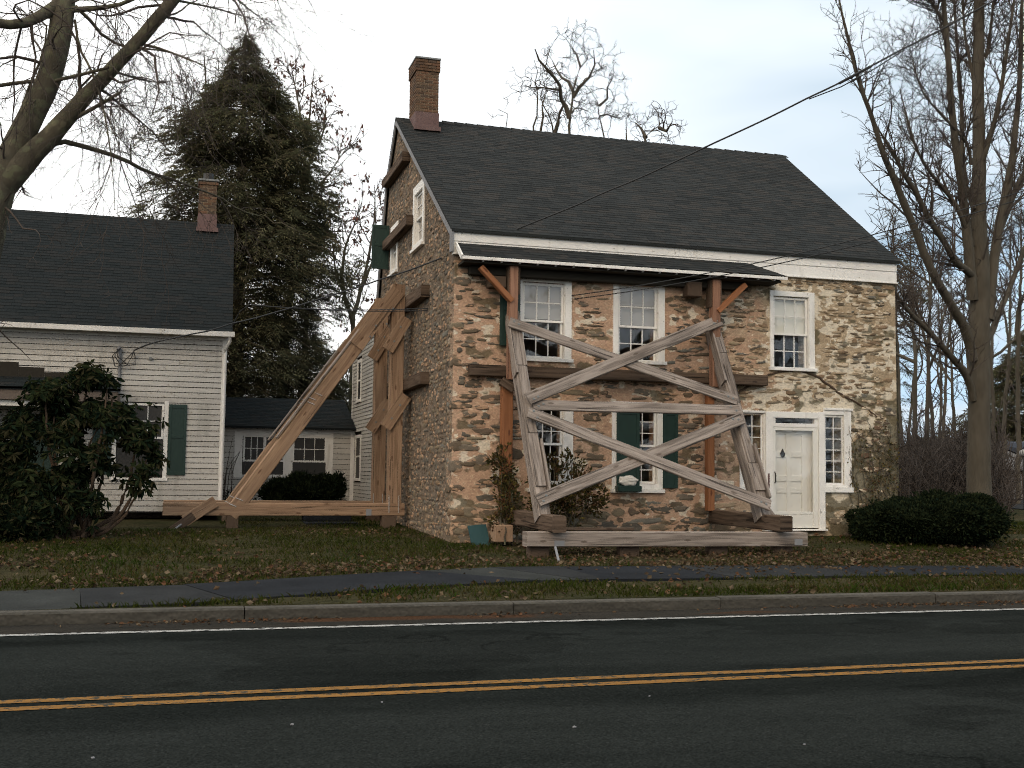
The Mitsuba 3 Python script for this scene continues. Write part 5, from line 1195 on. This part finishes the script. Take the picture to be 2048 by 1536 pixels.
def conifer(label, x, y, z0, top, prof, nb, name='conifer_tree', m='m_conifer', spray=0.34, per=46, lean=0.0, droop=0.35, clump=False, group=None):
    k = thing(name, label, 'tree', group); zs, rs = zip(*prof)
    p, r = resample([(x, y, z0), (x + lean * 0.5, y, (z0 + top) / 2), (x + lean, y, top)], [0.34, 0.22, 0.02], 0.6, 0.05)
    mb = MB(); tube(mb, p, r, 10); mb.build(k + '__trunk', 'm_bark', smooth=True)
    fol, br = MB(), MB(); O, D, PB, RB, SZ = [], [], [], [], []
    for i in range(nb):
        z = z0 + (top - z0) * (R.uniform(0.02, 1) ** (0.92 if clump else 0.85)); rad = np.interp(z, zs, rs) * R.uniform(0.65, 1.12) * (1 + 0.22 * math.sin(z * 2.3 + i % 3))
        a = R.uniform(0, 2 * math.pi); d = np.array([math.cos(a), math.sin(a), 0]); up = R.uniform(0.02, 0.30); n = 8
        t = np.linspace(0, 1, n)[:, None]; c = np.array([x + lean * (z - z0) / (top - z0), y, z])
        P = c + d * rad * t + np.array([0, 0, 1.0]) * rad * (up * t - droop * t * t * R.uniform(0.7, 1.3)) + np.cumsum(R.normal(0, 0.03 * rad, (n, 3)), 0) * t
        PB.append(P); RB.append(np.linspace(0.035, 0.006, n) * (0.4 + rad / 4))
        ns = int(per * (0.25 + rad / max(rs)))
        tt = R.uniform(0.18, 1, ns) ** 0.75
        if clump:   # foliage in separate tufts, with gaps between them
            cc = np.sort(R.uniform(0.25, 1.0, int(3 + rad * 2.2))); pick = R.integers(0, len(cc), ns); tt = np.clip(cc[pick] + R.normal(0, 0.045, ns), 0.1, 1); cw = R.normal(0, 0.30, len(cc))[pick][:, None]; cz = R.normal(0.02, 0.10, len(cc))[pick][:, None]
        i0 = np.minimum((tt * (n - 1)).astype(int), n - 2); f = (tt * (n - 1) - i0)[:, None]
        o = P[i0] * (1 - f) + P[i0 + 1] * f
        sd = np.cross(d, (0, 0, 1.0)); w = R.normal(0, 0.30, (ns, 1)) * rad * (1.2 - tt[:, None])
        if clump: w = (cw * (1.2 - tt[:, None]) + R.normal(0, 0.07, (ns, 1))) * rad; o = o + np.array([0, 0, 1.0]) * cz * rad
        o = o + sd * w + R.normal(0, 0.09, (ns, 3)) - np.array([0, 0, 1.0]) * np.abs(w) * 0.25; SZ.append(np.full(ns, spray * min(1.0, 0.42 + rad / 2.6))); O.append(o); D.append(d + sd * np.sign(w) * R.uniform(0, 1.2, (ns, 1)) + R.normal(0, 0.35, (ns, 3)))
    tubes(br, np.array(PB), np.array(RB), 4); br.build(k + '__branches', 'm_bark', smooth=True)
    O, D = np.vstack(O), np.vstack(D); sprays(fol, O, D, np.concatenate(SZ)); fol.build(k + '__foliage', m)
    return k


conifer('big broad conifer with ragged drooping branches between the two houses', -3.06, 19.7, 0.3, 16.7,
        [(0.3, 3.9), (9, 3.8), (11, 3.6), (12.7, 2.9), (13.6, 2.2), (14.5, 1.5), (15.6, 0.85), (16.7, 0.12)], 430, per=120, spray=0.45, clump=True)
conifer('shorter dark evergreen standing behind the garage roof', -0.6, 20.5, 0.3, 7.8, [(0.3, 2.4), (3, 2.3), (5, 1.5), (7.6, 0.1)], 130, spray=0.5, per=70)
conifer('low dark evergreen behind the garage beside the clapboard house', -5.9, 21.5, 0.3, 8.6, [(0.3, 2.6), (4, 2.4), (6.5, 1.4), (8.6, 0.1)], 130, spray=0.5, per=70)
conifer('dark evergreen filling the right edge behind the small far house', *(66.527,62,-0.4)[:2], -0.2, 14.5, [(-0.2, 6.0), (5, 6.5), (9, 5.0), (14.5, 0.2)], 200, spray=1.0, per=80)
conifer('thin distant pine seen through the branches left of the thick trunk', 40.5, 44.0, -0.2, 19.5, [(-0.2, 0.6), (9, 1.0), (12, 2.3), (16, 1.6), (19.5, 0.2)], 80, spray=0.7, per=26, name='pine_tree')

# the belt of trees across the road, behind the camera: the windows mirror it
for i, (x, y, h) in enumerate(((6, -46, 12), (13, -43, 14), (19, -48, 13), (25, -44, 15), (32, -47, 13), (39, -45, 14), (47, -50, 15), (-6, -50, 13), (-16, -46, 12))):
    conifer('evergreen in the tree belt on the near side of the road', x, y, -0.2, h, [(-0.2, 3.4), (3, 3.6), (h * 0.6, 2.6), (h, 0.2)], 70, spray=0.9, per=30, name='roadside_conifer', group='evergreens in the belt on the near side of the road')


# ---------------------------------------------------------------- shrubs
def blob_points(n, c, r, shell=0.5):
    d = norm(R.normal(0, 1, (n, 3))); q = R.uniform(shell, 1.0, (n, 1)) ** 0.6
    return np.asarray(c) + d * q * np.asarray(r), d


def rosettes(mb, o, out, size, n=8):
    for i in range(n):
        a = 2 * math.pi * i / n + R.uniform(0, 1, len(o)); s = norm(np.cross(out, R.normal(0, 1, o.shape))); t = np.cross(out, s)
        dirs = s * np.cos(a)[:, None] + t * np.sin(a)[:, None] + out * R.uniform(-0.5, 0.45, (len(o), 1)) - np.array([0, 0, 0.35])
        leaf_cards(mb, o, size, up=dirs * 3, spread=0.3, aspect=0.36)


RB = thing('rhododendron', 'large dark glossy-leaved rhododendron in front of the clapboard house', 'shrub')
stems = []; base = np.array((-6.755,1.277,0.05))
CL = [((-7.20, 1.3, 2.25), (0.80, 0.8, 0.62)), ((-6.35, 1.2, 2.15), (0.65, 0.7, 0.60)), ((-5.75, 1.2, 2.02), (0.42, 0.6, 0.52)), ((-6.9, 1.1, 1.55), (0.75, 0.7, 0.45)), ((-7.9, 1.4, 1.75), (0.6, 0.7, 0.6)),
      ((-6.62, 1.25, 2.98), (0.30, 0.32, 0.26)), ((-6.3, 1.25, 2.78), (0.28, 0.3, 0.2)), ((-7.35, 1.2, 2.72), (0.35, 0.4, 0.2)), ((-5.55, 1.1, 1.50), (0.26, 0.4, 0.34)), ((-6.75, 0.9, 1.05), (0.45, 0.5, 0.35)), ((-7.55, 1.0, 0.95), (0.5, 0.5, 0.40)), ((-6.2, 1.3, 2.62), (0.2, 0.3, 0.15)), ((-5.66, 1.1, 1.0), (0.16, 0.3, 0.24)), ((-7.0, .9, .55), (.45, .4, .35)), ((-6.6, .95, .7), (.3, .3, .35)), ((-7.45, .8, .5), (.5, .4, .4)), ((-6.3, 1.2, 1.6), (.5, .5, .4))]
lf = MB()
for c, r in CL:
    v = r[0] * r[2]; o, d = blob_points(int(860 * v ** 0.85) + 16, c, np.array(r) * 1.08, 0.15); o = o + R.normal(0, 0.07, o.shape); hole = meshkit.fbm(o * np.array([2.3, 2.3, 2.6]), 3, seed=21); keep = hole > 0.47 + 0.06 * np.clip((1.3 - o[:, 2]) / 0.8, 0, 1); o, d = o[keep], d[keep]; rosettes(lf, o, norm(d + np.array([0, 0, 0.6])), 0.165, 7)
    mid = (base + np.array(c)) / 2 + R.normal(0, 0.15, 3); stems.append(resample([base + R.normal(0, 0.1, 3) * (1, 1, 0), mid + (0, 0, -0.3), c], [0.05, 0.035, 0.012], 0.15, 0.5))
mb = MB()
for p, r in stems: tube(mb, p, r, 6)
mb.build(RB + '__stems', 'm_timber_dark', smooth=True); lf.build(RB + '__leaves', 'm_rhodo')


def shrub(name, label, blobs, size, dens, m, stems_at, shell=0.35, aspect=0.4, hang=0.1, upb=0.5, core=True):
    k = thing(name, label, 'shrub'); lf = MB(); st = MB()
    if core:   # knobbly: small tufts standing out of the big masses
        blobs = list(blobs)
        for c, r in list(blobs):
            for _ in range(9):
                q = norm(R.normal(0, 1, 3)); q[2] = abs(q[2]); t = R.uniform(0.16, 0.34); blobs.append((tuple(np.array(c) + q * np.array(r) * R.uniform(0.82, 1.0)), tuple(np.array(r) * t)))
    for c, r in blobs:
        n = int(dens * (r[0] * r[1] * r[2]) ** 0.667); o, d = blob_points(n, c, r, shell)
        if not core: keep = meshkit.fbm(o * 4.2, 3, seed=31) > 0.49; o, d = o[keep], d[keep]
        if core: q = R.integers(0, n, n // 12); o = np.vstack([o, np.array(c) + d[q] * np.array(r) * R.uniform(1.0, 1.22, (len(q), 1))]); d = np.vstack([d, d[q]])
        leaf_cards(lf, o, size, up=d * 1.4 + np.array([0, 0, upb]), spread=0.6, aspect=aspect)
        for _ in range(3 if r[0] > 0.2 else 0):
            q = np.array(c) + R.normal(0, 0.3, 3) * np.array(r); b = np.array(stems_at) + R.normal(0, 0.12, 3) * (1, 1, 0)
            p, rr = resample([b, (b + q) / 2 + R.normal(0, 0.05, 3), q], [0.022, 0.014, 0.004], 0.12, 0.6); tube(st, p, rr, 5)
    st.build(k + '__stems', 'm_bark', smooth=True)
    if core:
        ico = trimesh.creation.icosphere(3); cm = MB(); v0 = np.array(ico.vertices)
        for c, r in blobs:
            v = v0 * (0.80 + 0.35 * (meshkit.fbm(v0 * 2.2 + c[0], 3)[:, None] - 0.5)) * np.array(r) * 0.86 + np.array(c); cm.add(v, np.array(ico.faces), (0.7, 0.1))
        cm.build(k + '__inner_mass', m, smooth=True)
    lf.build(k + '__leaves', m)
    return k


shrub('yew_bush', 'dark spiky yew bush under the garage windows', [((-1.75, 9.6, 0.75), (0.62, 0.6, 0.46)), ((-1.15, 9.6, 0.74), (0.42, 0.5, 0.42)), ((-2.35, 9.7, 0.65), (0.45, 0.5, 0.42)), ((-0.85, 9.6, 0.85), (0.22, 0.3, 0.34))], 0.13, 9000, 'm_yew', (-1.7, 9.6, 0.25), shell=0.55, aspect=0.22, upb=0.9)
shrub('hedge', 'low wide dark clipped hedge at the right front corner of the stone house', [((9.10, -1.2, 0.42), (0.85, 1.0, 0.42)), ((9.8, -1.5, 0.50), (0.95, 1.2, 0.46)), ((10.3, -1.6, 0.48), (0.60, 0.9, 0.42)), ((8.55, -1.0, 0.30), (0.40, 0.6, 0.28))], 0.075, 17000, 'm_yew', (9.9, -1.4, 0.05), shell=0.82, aspect=0.5, upb=0.4)
shrub('dark_shrub', 'dense dark shrub low at the left edge below the rhododendron', [((-8.35, 1.0, 0.75), (0.75, 0.8, 0.80)), ((-7.75, 0.8, 0.38), (0.6, 0.7, 0.45)), ((-8.4, 0.7, 0.3), (0.6, 0.6, 0.4))], 0.11, 5200, 'm_rhodo', (-8.2, 1.0, 0.0), shell=0.6)
shrub('vine_shrub', 'straggling rust and olive leaved shrub at the foot of the left shoring post', [((0.93, -0.45, 1.45), (0.26, 0.22, 0.42)), ((0.98, -0.55, 0.85), (0.30, 0.28, 0.45)), ((0.88, -0.55, 0.35), (0.34, 0.3, 0.38)), ((0.82, -0.4, 1.55), (0.2, 0.15, 0.12))], 0.085, 5200, 'm_vine', (0.95, -0.5, 0.0), shell=0.1, core=False, aspect=0.5)
shrub('vine_shrub', 'loose olive leaved shrub in front of the lower window behind the braces', [((1.75, -0.65, 1.25), (0.42, 0.35, 0.45)), ((2.25, -0.6, 1.0), (0.5, 0.4, 0.55)), ((1.85, -0.7, 0.6), (0.55, 0.4, 0.5)), ((2.6, -0.55, 0.8), (0.35, 0.3, 0.42)), ((2.2, -0.45, 1.55), (0.3, 0.2, 0.22))], 0.085, 6500, 'm_vine', (2.1, -0.6, 0.0), shell=0.1, core=False, aspect=0.5)
k = thing('climbing_vine', 'thin climbing vine and dead stems clinging to the right end of the stone house', 'vine'); st = MB(); lf = MB()
for i in range(26):
    x = R.uniform(8.75, 9.78); P = [(x, -0.02, 0.1)]
    for j in range(14): P.append((np.clip(P[-1][0] + R.normal(0, 0.10), 8.6, 9.79), -0.03 - R.uniform(0, 0.02), P[-1][2] + R.uniform(0.05, 0.26)))
    p, r = resample(P, [0.012, 0.004], 0.1, 0.3); tube(st, p, r, 5)
    o = p[R.integers(0, len(p), 26)] + R.normal(0, 0.05, (26, 3)) * (1, 0.3, 1) - np.array([0, 0.02, 0]); leaf_cards(lf, o, 0.055, hang=0.6)
st.build(k + '__stems', 'm_bark', smooth=True); lf.build(k + '__leaves', 'm_vine')
k = thing('tall_stems', 'clump of tall bare garden stems beside the clapboard house corner', 'plant'); st = MB()
for i in range(7):
    b = np.array([-3.62 + R.normal(0, 0.12), 10.2, 0.3]); p, r = resample([b, b + (R.normal(0, 0.05), 0, 0.8), b + (R.normal(0.08, 0.12), 0, R.uniform(1.2, 1.9))], [0.014, 0.011, 0.006], 0.15, 0.4); tube(st, p, r, 5)
st.build(k + '__stems', 'm_twig', smooth=True)
lf = MB(); o, d = blob_points(500, (-3.3, 10.2, 0.5), (0.5, 0.4, 0.45), 0.1); leaf_cards(lf, o, 0.09, hang=0.2); lf.build(k + '__leaves', 'm_rhodo')

# brush along the far side of the lot: nobody could count it
mb = MB(); n = 2600
b = np.c_[R.uniform(15, 62, n), np.zeros(n), np.zeros(n)]; b[:, 1] = R.uniform(15, 46, n); b[:, 0] = -5.1 + (b[:, 1] + 21.3) * np.where(R.uniform(0, 1, n) < 0.86, R.uniform(0.70, 0.80, n), R.uniform(0.80, 0.83, n)); b[:, 2] = -0.2
h = R.uniform(1.2, 4.6, n) * (0.6 + 0.4 * np.sin(b[:, 0] * 0.7) ** 2); P = [b]
for j in range(5): P.append(P[-1] + np.c_[R.normal(0, 0.22, n), R.normal(0, 0.22, n), h / 5])
tubes(mb, np.stack(P, 1), np.linspace(0.028, 0.008, 6)[None] * np.ones((n, 1)), 3)
Q, q = spawn(np.stack(P, 1), np.ones((n, 6)) * 0.02, 5, 1.3, ang=(25, 70), bias=(0, 0, 0.3), k=5, tip=0.009); tubes(mb, Q, q, 3)
mb.build('far_brush', 'm_twig', smooth=True); tag('far_brush', 'tangled leafless brown brush at the wood edge beyond the right corner of the stone house', 'brush', kind='stuff')
mb = MB(); n = 1700
b = np.c_[R.uniform(-30, 9, n), R.uniform(26, 40, n), np.full(n, 0.2)]; h = R.uniform(2, 7.5, n); P = [b]
for j in range(5): P.append(P[-1] + np.c_[R.normal(0, 0.3, n), R.normal(0, 0.3, n), h / 5])
tubes(mb, np.stack(P, 1), np.linspace(0.035, 0.010, 6)[None] * np.ones((n, 1)), 3)
Q, q = spawn(np.stack(P, 1), np.ones((n, 6)) * 0.02, 5, 1.6, ang=(25, 70), bias=(0, 0, 0.3), k=5, tip=0.010); tubes(mb, Q, q, 3)
mb.build('back_brush', 'm_twig', smooth=True); tag('back_brush', 'leafless thicket behind the conifer and the garage', 'brush', kind='stuff')

# ---------------------------------------------------------------- far houses at the right
FH = thing('far_house', 'small far brick house with pale gable and dark blue roof at the right edge', 'house')
fx, fy_, fz = (55.346,51.632,-0.2)
fm = mat4((0.86, -0.51, 0), (0.51, 0.86, 0), (0, 0, 1), (fx - 0.4, fy_ + 1.0, -0.25))
mb = MB(); box(mb, (0, 0, 0), (9, 8, 2.3), fm); mb.build(FH + '__wall', 'm_brick')
mb = MB(); V = np.array([(-0.2, -0.4, 2.3), (4.4, -0.4, 2.3), (-0.2 + 0.3, -0.4, 4.2), (-0.2, -0.15, 2.3), (4.4, -0.15, 2.3), (0.1, -0.15, 4.2)]) @ fm[:3, :3].T + fm[:3, 3]; mb.add(V, [(0, 1, 2), (5, 4, 3), (0, 3, 4), (0, 4, 1), (1, 4, 5), (1, 5, 2)], (0.5, 0.5)); mb.build(FH + '__gable', 'm_pale')
mb = MB(); V = np.array([(0.0, -0.5, 4.35), (4.7, -0.5, 2.25), (9.4, -0.5, 2.25), (9.4, 4, 4.6), (0.0, 4, 4.6), (9.4, 8.5, 2.2), (0, 8.5, 2.2)]) @ fm[:3, :3].T + fm[:3, 3]; mb.add(V, [(0, 1, 2), (0, 2, 3), (0, 3, 4), (4, 3, 5), (4, 5, 6)], (0.5, 0.5)); mb.build(FH + '__roof', 'm_blue_roof')
mb = MB(); box(mb, (1.0, -0.03, 0.1), (2.1, -0.005, 2.0), fm); mb.build(FH + '__door', 'm_pale')
mb = MB(); box(mb, (3.0, -0.03, 0.8), (4.2, -0.005, 1.8), fm); mb.build(FH + '__window', 'm_iron')
FP = thing('pale_house', 'pale far house half hidden by brush left of the thick trunk', 'house')
px, py, pz = (46.584,46,-0.105)
mb = MB(); box(mb, (px - 0.2, 46, -0.3), (px + 4.0, 53, 2.9)); mb.build(FP + '__wall', 'm_pale')
mb = MB(); mb.add([(px - 0.6, 45.5, 2.85), (px + 4.5, 45.5, 2.85), (px + 4.5, 49.5, 4.3), (px - 0.6, 49.5, 4.3), (px + 4.5, 53.5, 2.85), (px - 0.6, 53.5, 2.85)], [(0, 1, 2, 3), (3, 2, 4, 5)], (0.5, 0.5)); mb.build(FP + '__roof', 'm_soffit')
for a in (1.5, 3.2):
    mb = MB(); box(mb, (px - 1.2 + a, 45.96, 1.2), (px - 0.4 + a, 45.995, 2.4)); mb.build(FP + '__window', 'm_iron')
LG = thing('globe_lamp', 'pale globe lamp on a thin post at the far right edge', 'lamp')
lx, ly, lz = (33.462,24,2.584)
s = trimesh.creation.icosphere(3); MB().add(np.array(s.vertices) * 0.17 + (lx, ly, lz), np.array(s.faces), (0.5, 0.5)).build(LG + '__globe', 'm_blind', smooth=True)
mb = MB(); tube(mb, [(lx, ly, -0.3), (lx, ly, 1.2), (lx, ly, lz - 0.2)], 0.035, 8); mb.build(LG + '__post', 'm_iron', smooth=True)

# ---------------------------------------------------------------- small things about the lot
k = thing('teal_board', 'small teal painted board leaning at the foot of the front wall', 'board'); mb = MB()
beam(mb, (0.47, -0.52, -0.08), (0.43, -0.30, 0.34), 0.36, 0.025, (0, -1, 0.3), ch=0.003); mb.build(k, 'm_teal', exact=True)
k = thing('timber_offcut', 'short tan timber offcut beside the teal board', 'offcut'); mb = MB(); box(mb, (0.66, -0.78, 0.05), (1.0, -0.45, 0.36), ch=0.01, uv=(2.2, .3)); mb.build(k, 'm_timber', exact=True)
k = thing('marker_stake', 'pale stake leaning out of the grass below the left end of the sill beam', 'stake'); mb = MB(); beam(mb, (1.06, -3.05, 0.10), (1.0, -3.45, -0.16), 0.035, 0.035, ch=0.003); mb.build(k, 'm_pale', exact=True)
k = thing('loose_board', 'grey split board leaning behind the sill beam near the door, left one', 'board'); mb = MB(); beam(mb, (5.62, -1.5, 0.92), (5.95, -1.75, 0.36), 0.10, 0.025, (0, -1, 0), ch=0.003); mb.build(k, 'm_timber_grey', exact=True)
k = thing('loose_board', 'grey board leaning behind the sill beam near the door, right one', 'board'); mb = MB(); beam(mb, (5.70, -1.46, 0.93), (6.04, -1.72, 0.40), 0.05, 0.025, (0, -1, 0), ch=0.003); mb.build(k, 'm_timber_grey', exact=True)


def crumple(label, c, r, name='plastic_sheet', m='m_paper', cat='sheet'):
    k = thing(name, label, cat); s = trimesh.creation.icosphere(3); v = np.array(s.vertices); v = v * (0.75 + 0.7 * (meshkit.fbm(v * 2.3 + c[0] * 3, 4)[:, None] - 0.35)) * np.array(r) + np.array(c)
    MB().add(v, np.array(s.faces), (0.5, 0.5)).build(k, m, exact=True)


crumple('crumpled white sheet on the sill of the lower middle window', (3.56, -0.11, 1.20), (0.23, 0.07, 0.12))
crumple('scrap of pale plastic caught under the lower brace by the door', (5.66, -1.30, 0.90), (0.15, 0.05, 0.10))
k = thing('plant_box', 'dark green plant box under the lower middle window', 'planter'); mb = MB(); box(mb, (3.30, -0.24, 0.985), (3.80, -0.06, 1.10), ch=0.008); mb.build(k, 'm_green', exact=True)
k = thing('stone_step', 'stack of flat grey stone steps on the grass beside the gable', 'steps')
for i, (a, b, y0, y1, z0, z1) in enumerate(((-2.25, -0.85, 4.5, 6.0, -0.1, 0.06), (-2.15, -0.95, 4.9, 6.2, 0.062, 0.16), (-2.1, -1.05, 5.5, 6.4, 0.162, 0.34))):
    mb = MB(); box(mb, (a, y0, z0), (b, y1, z1), ch=0.02, uv=(0.45, .5)); mb.build(k + '__slab', 'm_concrete')

# ---------------------------------------------------------------- grass and leaves
def on_pavement(x, y): return (y < np.interp(x, BX, BY) + 0.02) & (y > np.interp(x, FX, FY) - 0.02)


n = 150000
x = R.uniform(-12, 21, n); y = -7.9 + 15.5 * R.uniform(0, 1, n) ** 1.25
ok = ~on_pavement(x, y) & ~((x > -0.1) & (x < 9.9) & (y > -0.25)) & ~((x < -4) & (y > 3.4))
thin = meshkit.fbm(np.c_[x * 0.8, y * 0.9, 0 * x], 3, seed=5); worn = ((x > 0.8) & (x < 7.5) & (y > -4.0)); ok &= R.uniform(0, 1, n) < np.clip((thin - 0.28) * 4.5, 0.12, 1) * np.where(worn, 0.4, 1); x, y = x[ok], y[ok]; n = len(x)
# the house side of the pavement at the right is bare and leaf-strewn
z = lawn_z(x, y) - 0.005; h = R.uniform(0.03, 0.085, n) * (0.6 + 0.8 * thin[ok]); a = R.uniform(0, 6.283, n); w = R.uniform(0.006, 0.012, n)
bx, by = np.cos(a), np.sin(a); lx_, ly_ = R.normal(0, 0.5, n) * h, R.normal(0, 0.5, n) * h
V = np.stack([np.c_[x - bx * w, y - by * w, z], np.c_[x + bx * w, y + by * w, z], np.c_[x + lx_ * 0.4 + bx * w * .6, y + ly_ * 0.4 + by * w * .6, z + h * 0.6], np.c_[x + lx_, y + ly_, z + h]], 1).reshape(-1, 3)
F = (np.array([[0, 1, 2], [0, 2, 3]])[None] + (np.arange(n) * 4)[:, None, None]).reshape(-1, 3)
tone_ = np.clip(meshkit.fbm(np.c_[x * 0.5, y * 0.7, 0 * x], 3, seed=8) * 1.3 - 0.15 + R.normal(0, 0.16, n), 0, 0.99)
MB().add(V, F, np.repeat(np.c_[tone_, R.uniform(0, 1, n)], 4, axis=0)).build('grass', 'm_grass'); tag('grass', 'short ragged autumn grass over the verge and the lawn', 'grass', kind='stuff')

n = 52000
x = R.uniform(-12, 20, n); y = R.uniform(-8.0, 3.2, n)
back = np.interp(x, BX, BY); dy = y - back
f = meshkit.fbm(np.c_[x * 0.7, y * 0.9, 0 * x + 3], 3, seed=12)
p = 0.14 + 2.6 * np.exp(-((dy - 0.55) / 0.8) ** 2) * np.interp(x, [-8, -5.2, -4.5, -1.2, -0.4, 3, 9, 20], [0.15, 0.3, 1, 1, 0.15, 0.3, 0.7, 0.5]) + 0.55 * np.exp(-((y + 3.2) / 0.9) ** 2) * np.clip((-5 - x) / 1.5, 0, 1) + np.where((x > 1) & (x < 9) & (y > -4.2) & (y < -0.6), 0.6, 0)
p *= np.where(on_pavement(x, y), np.interp(x, [-12, 1, 2.5, 8], [0.05, 0.08, 0.5, 0.9]), 1) * np.clip((f - 0.3) * 4, 0.1, 1.2)
ok = (R.uniform(0, 1, n) < p) & ~((x > -0.1) & (x < 9.9) & (y > -0.1)); x, y = x[ok], y[ok]; n = len(x)
z = np.where(on_pavement(x, y), ground_z(x, y) + 0.024, lawn_z(x, y) + R.uniform(0.01, 0.05, n))
mb = MB(); leaf_cards(mb, np.c_[x, y, z], 0.075, up=np.c_[R.normal(0, 1, n), R.normal(0, 1, n), R.normal(0.05, 0.25, n)], spread=0.05, aspect=0.75)
n2 = 2600; xg = R.uniform(-14, 16, n2); yg = -8.08 - np.abs(R.normal(0, 0.16, n2)); okg = R.uniform(0, 1, n2) < np.clip((meshkit.fbm(np.c_[xg * 0.6, 0 * xg, 0 * xg], 3, seed=4) - 0.42) * 6, 0.03, 1); xg, yg = xg[okg], yg[okg]
leaf_cards(mb, np.c_[xg, yg, np.full(len(xg), -0.335)], 0.05, up=np.c_[R.normal(0, 1, len(xg)), R.normal(0, 1, len(xg)), R.normal(0.05, 0.2, len(xg))], spread=0.05, aspect=0.6, rnd=R.uniform(0.55, 1, len(xg)))
mb.build('fallen_leaves', 'm_litter'); tag('fallen_leaves', 'drifts of brown fallen leaves along the pavement, lawn and kerb', 'leaves', kind='stuff')
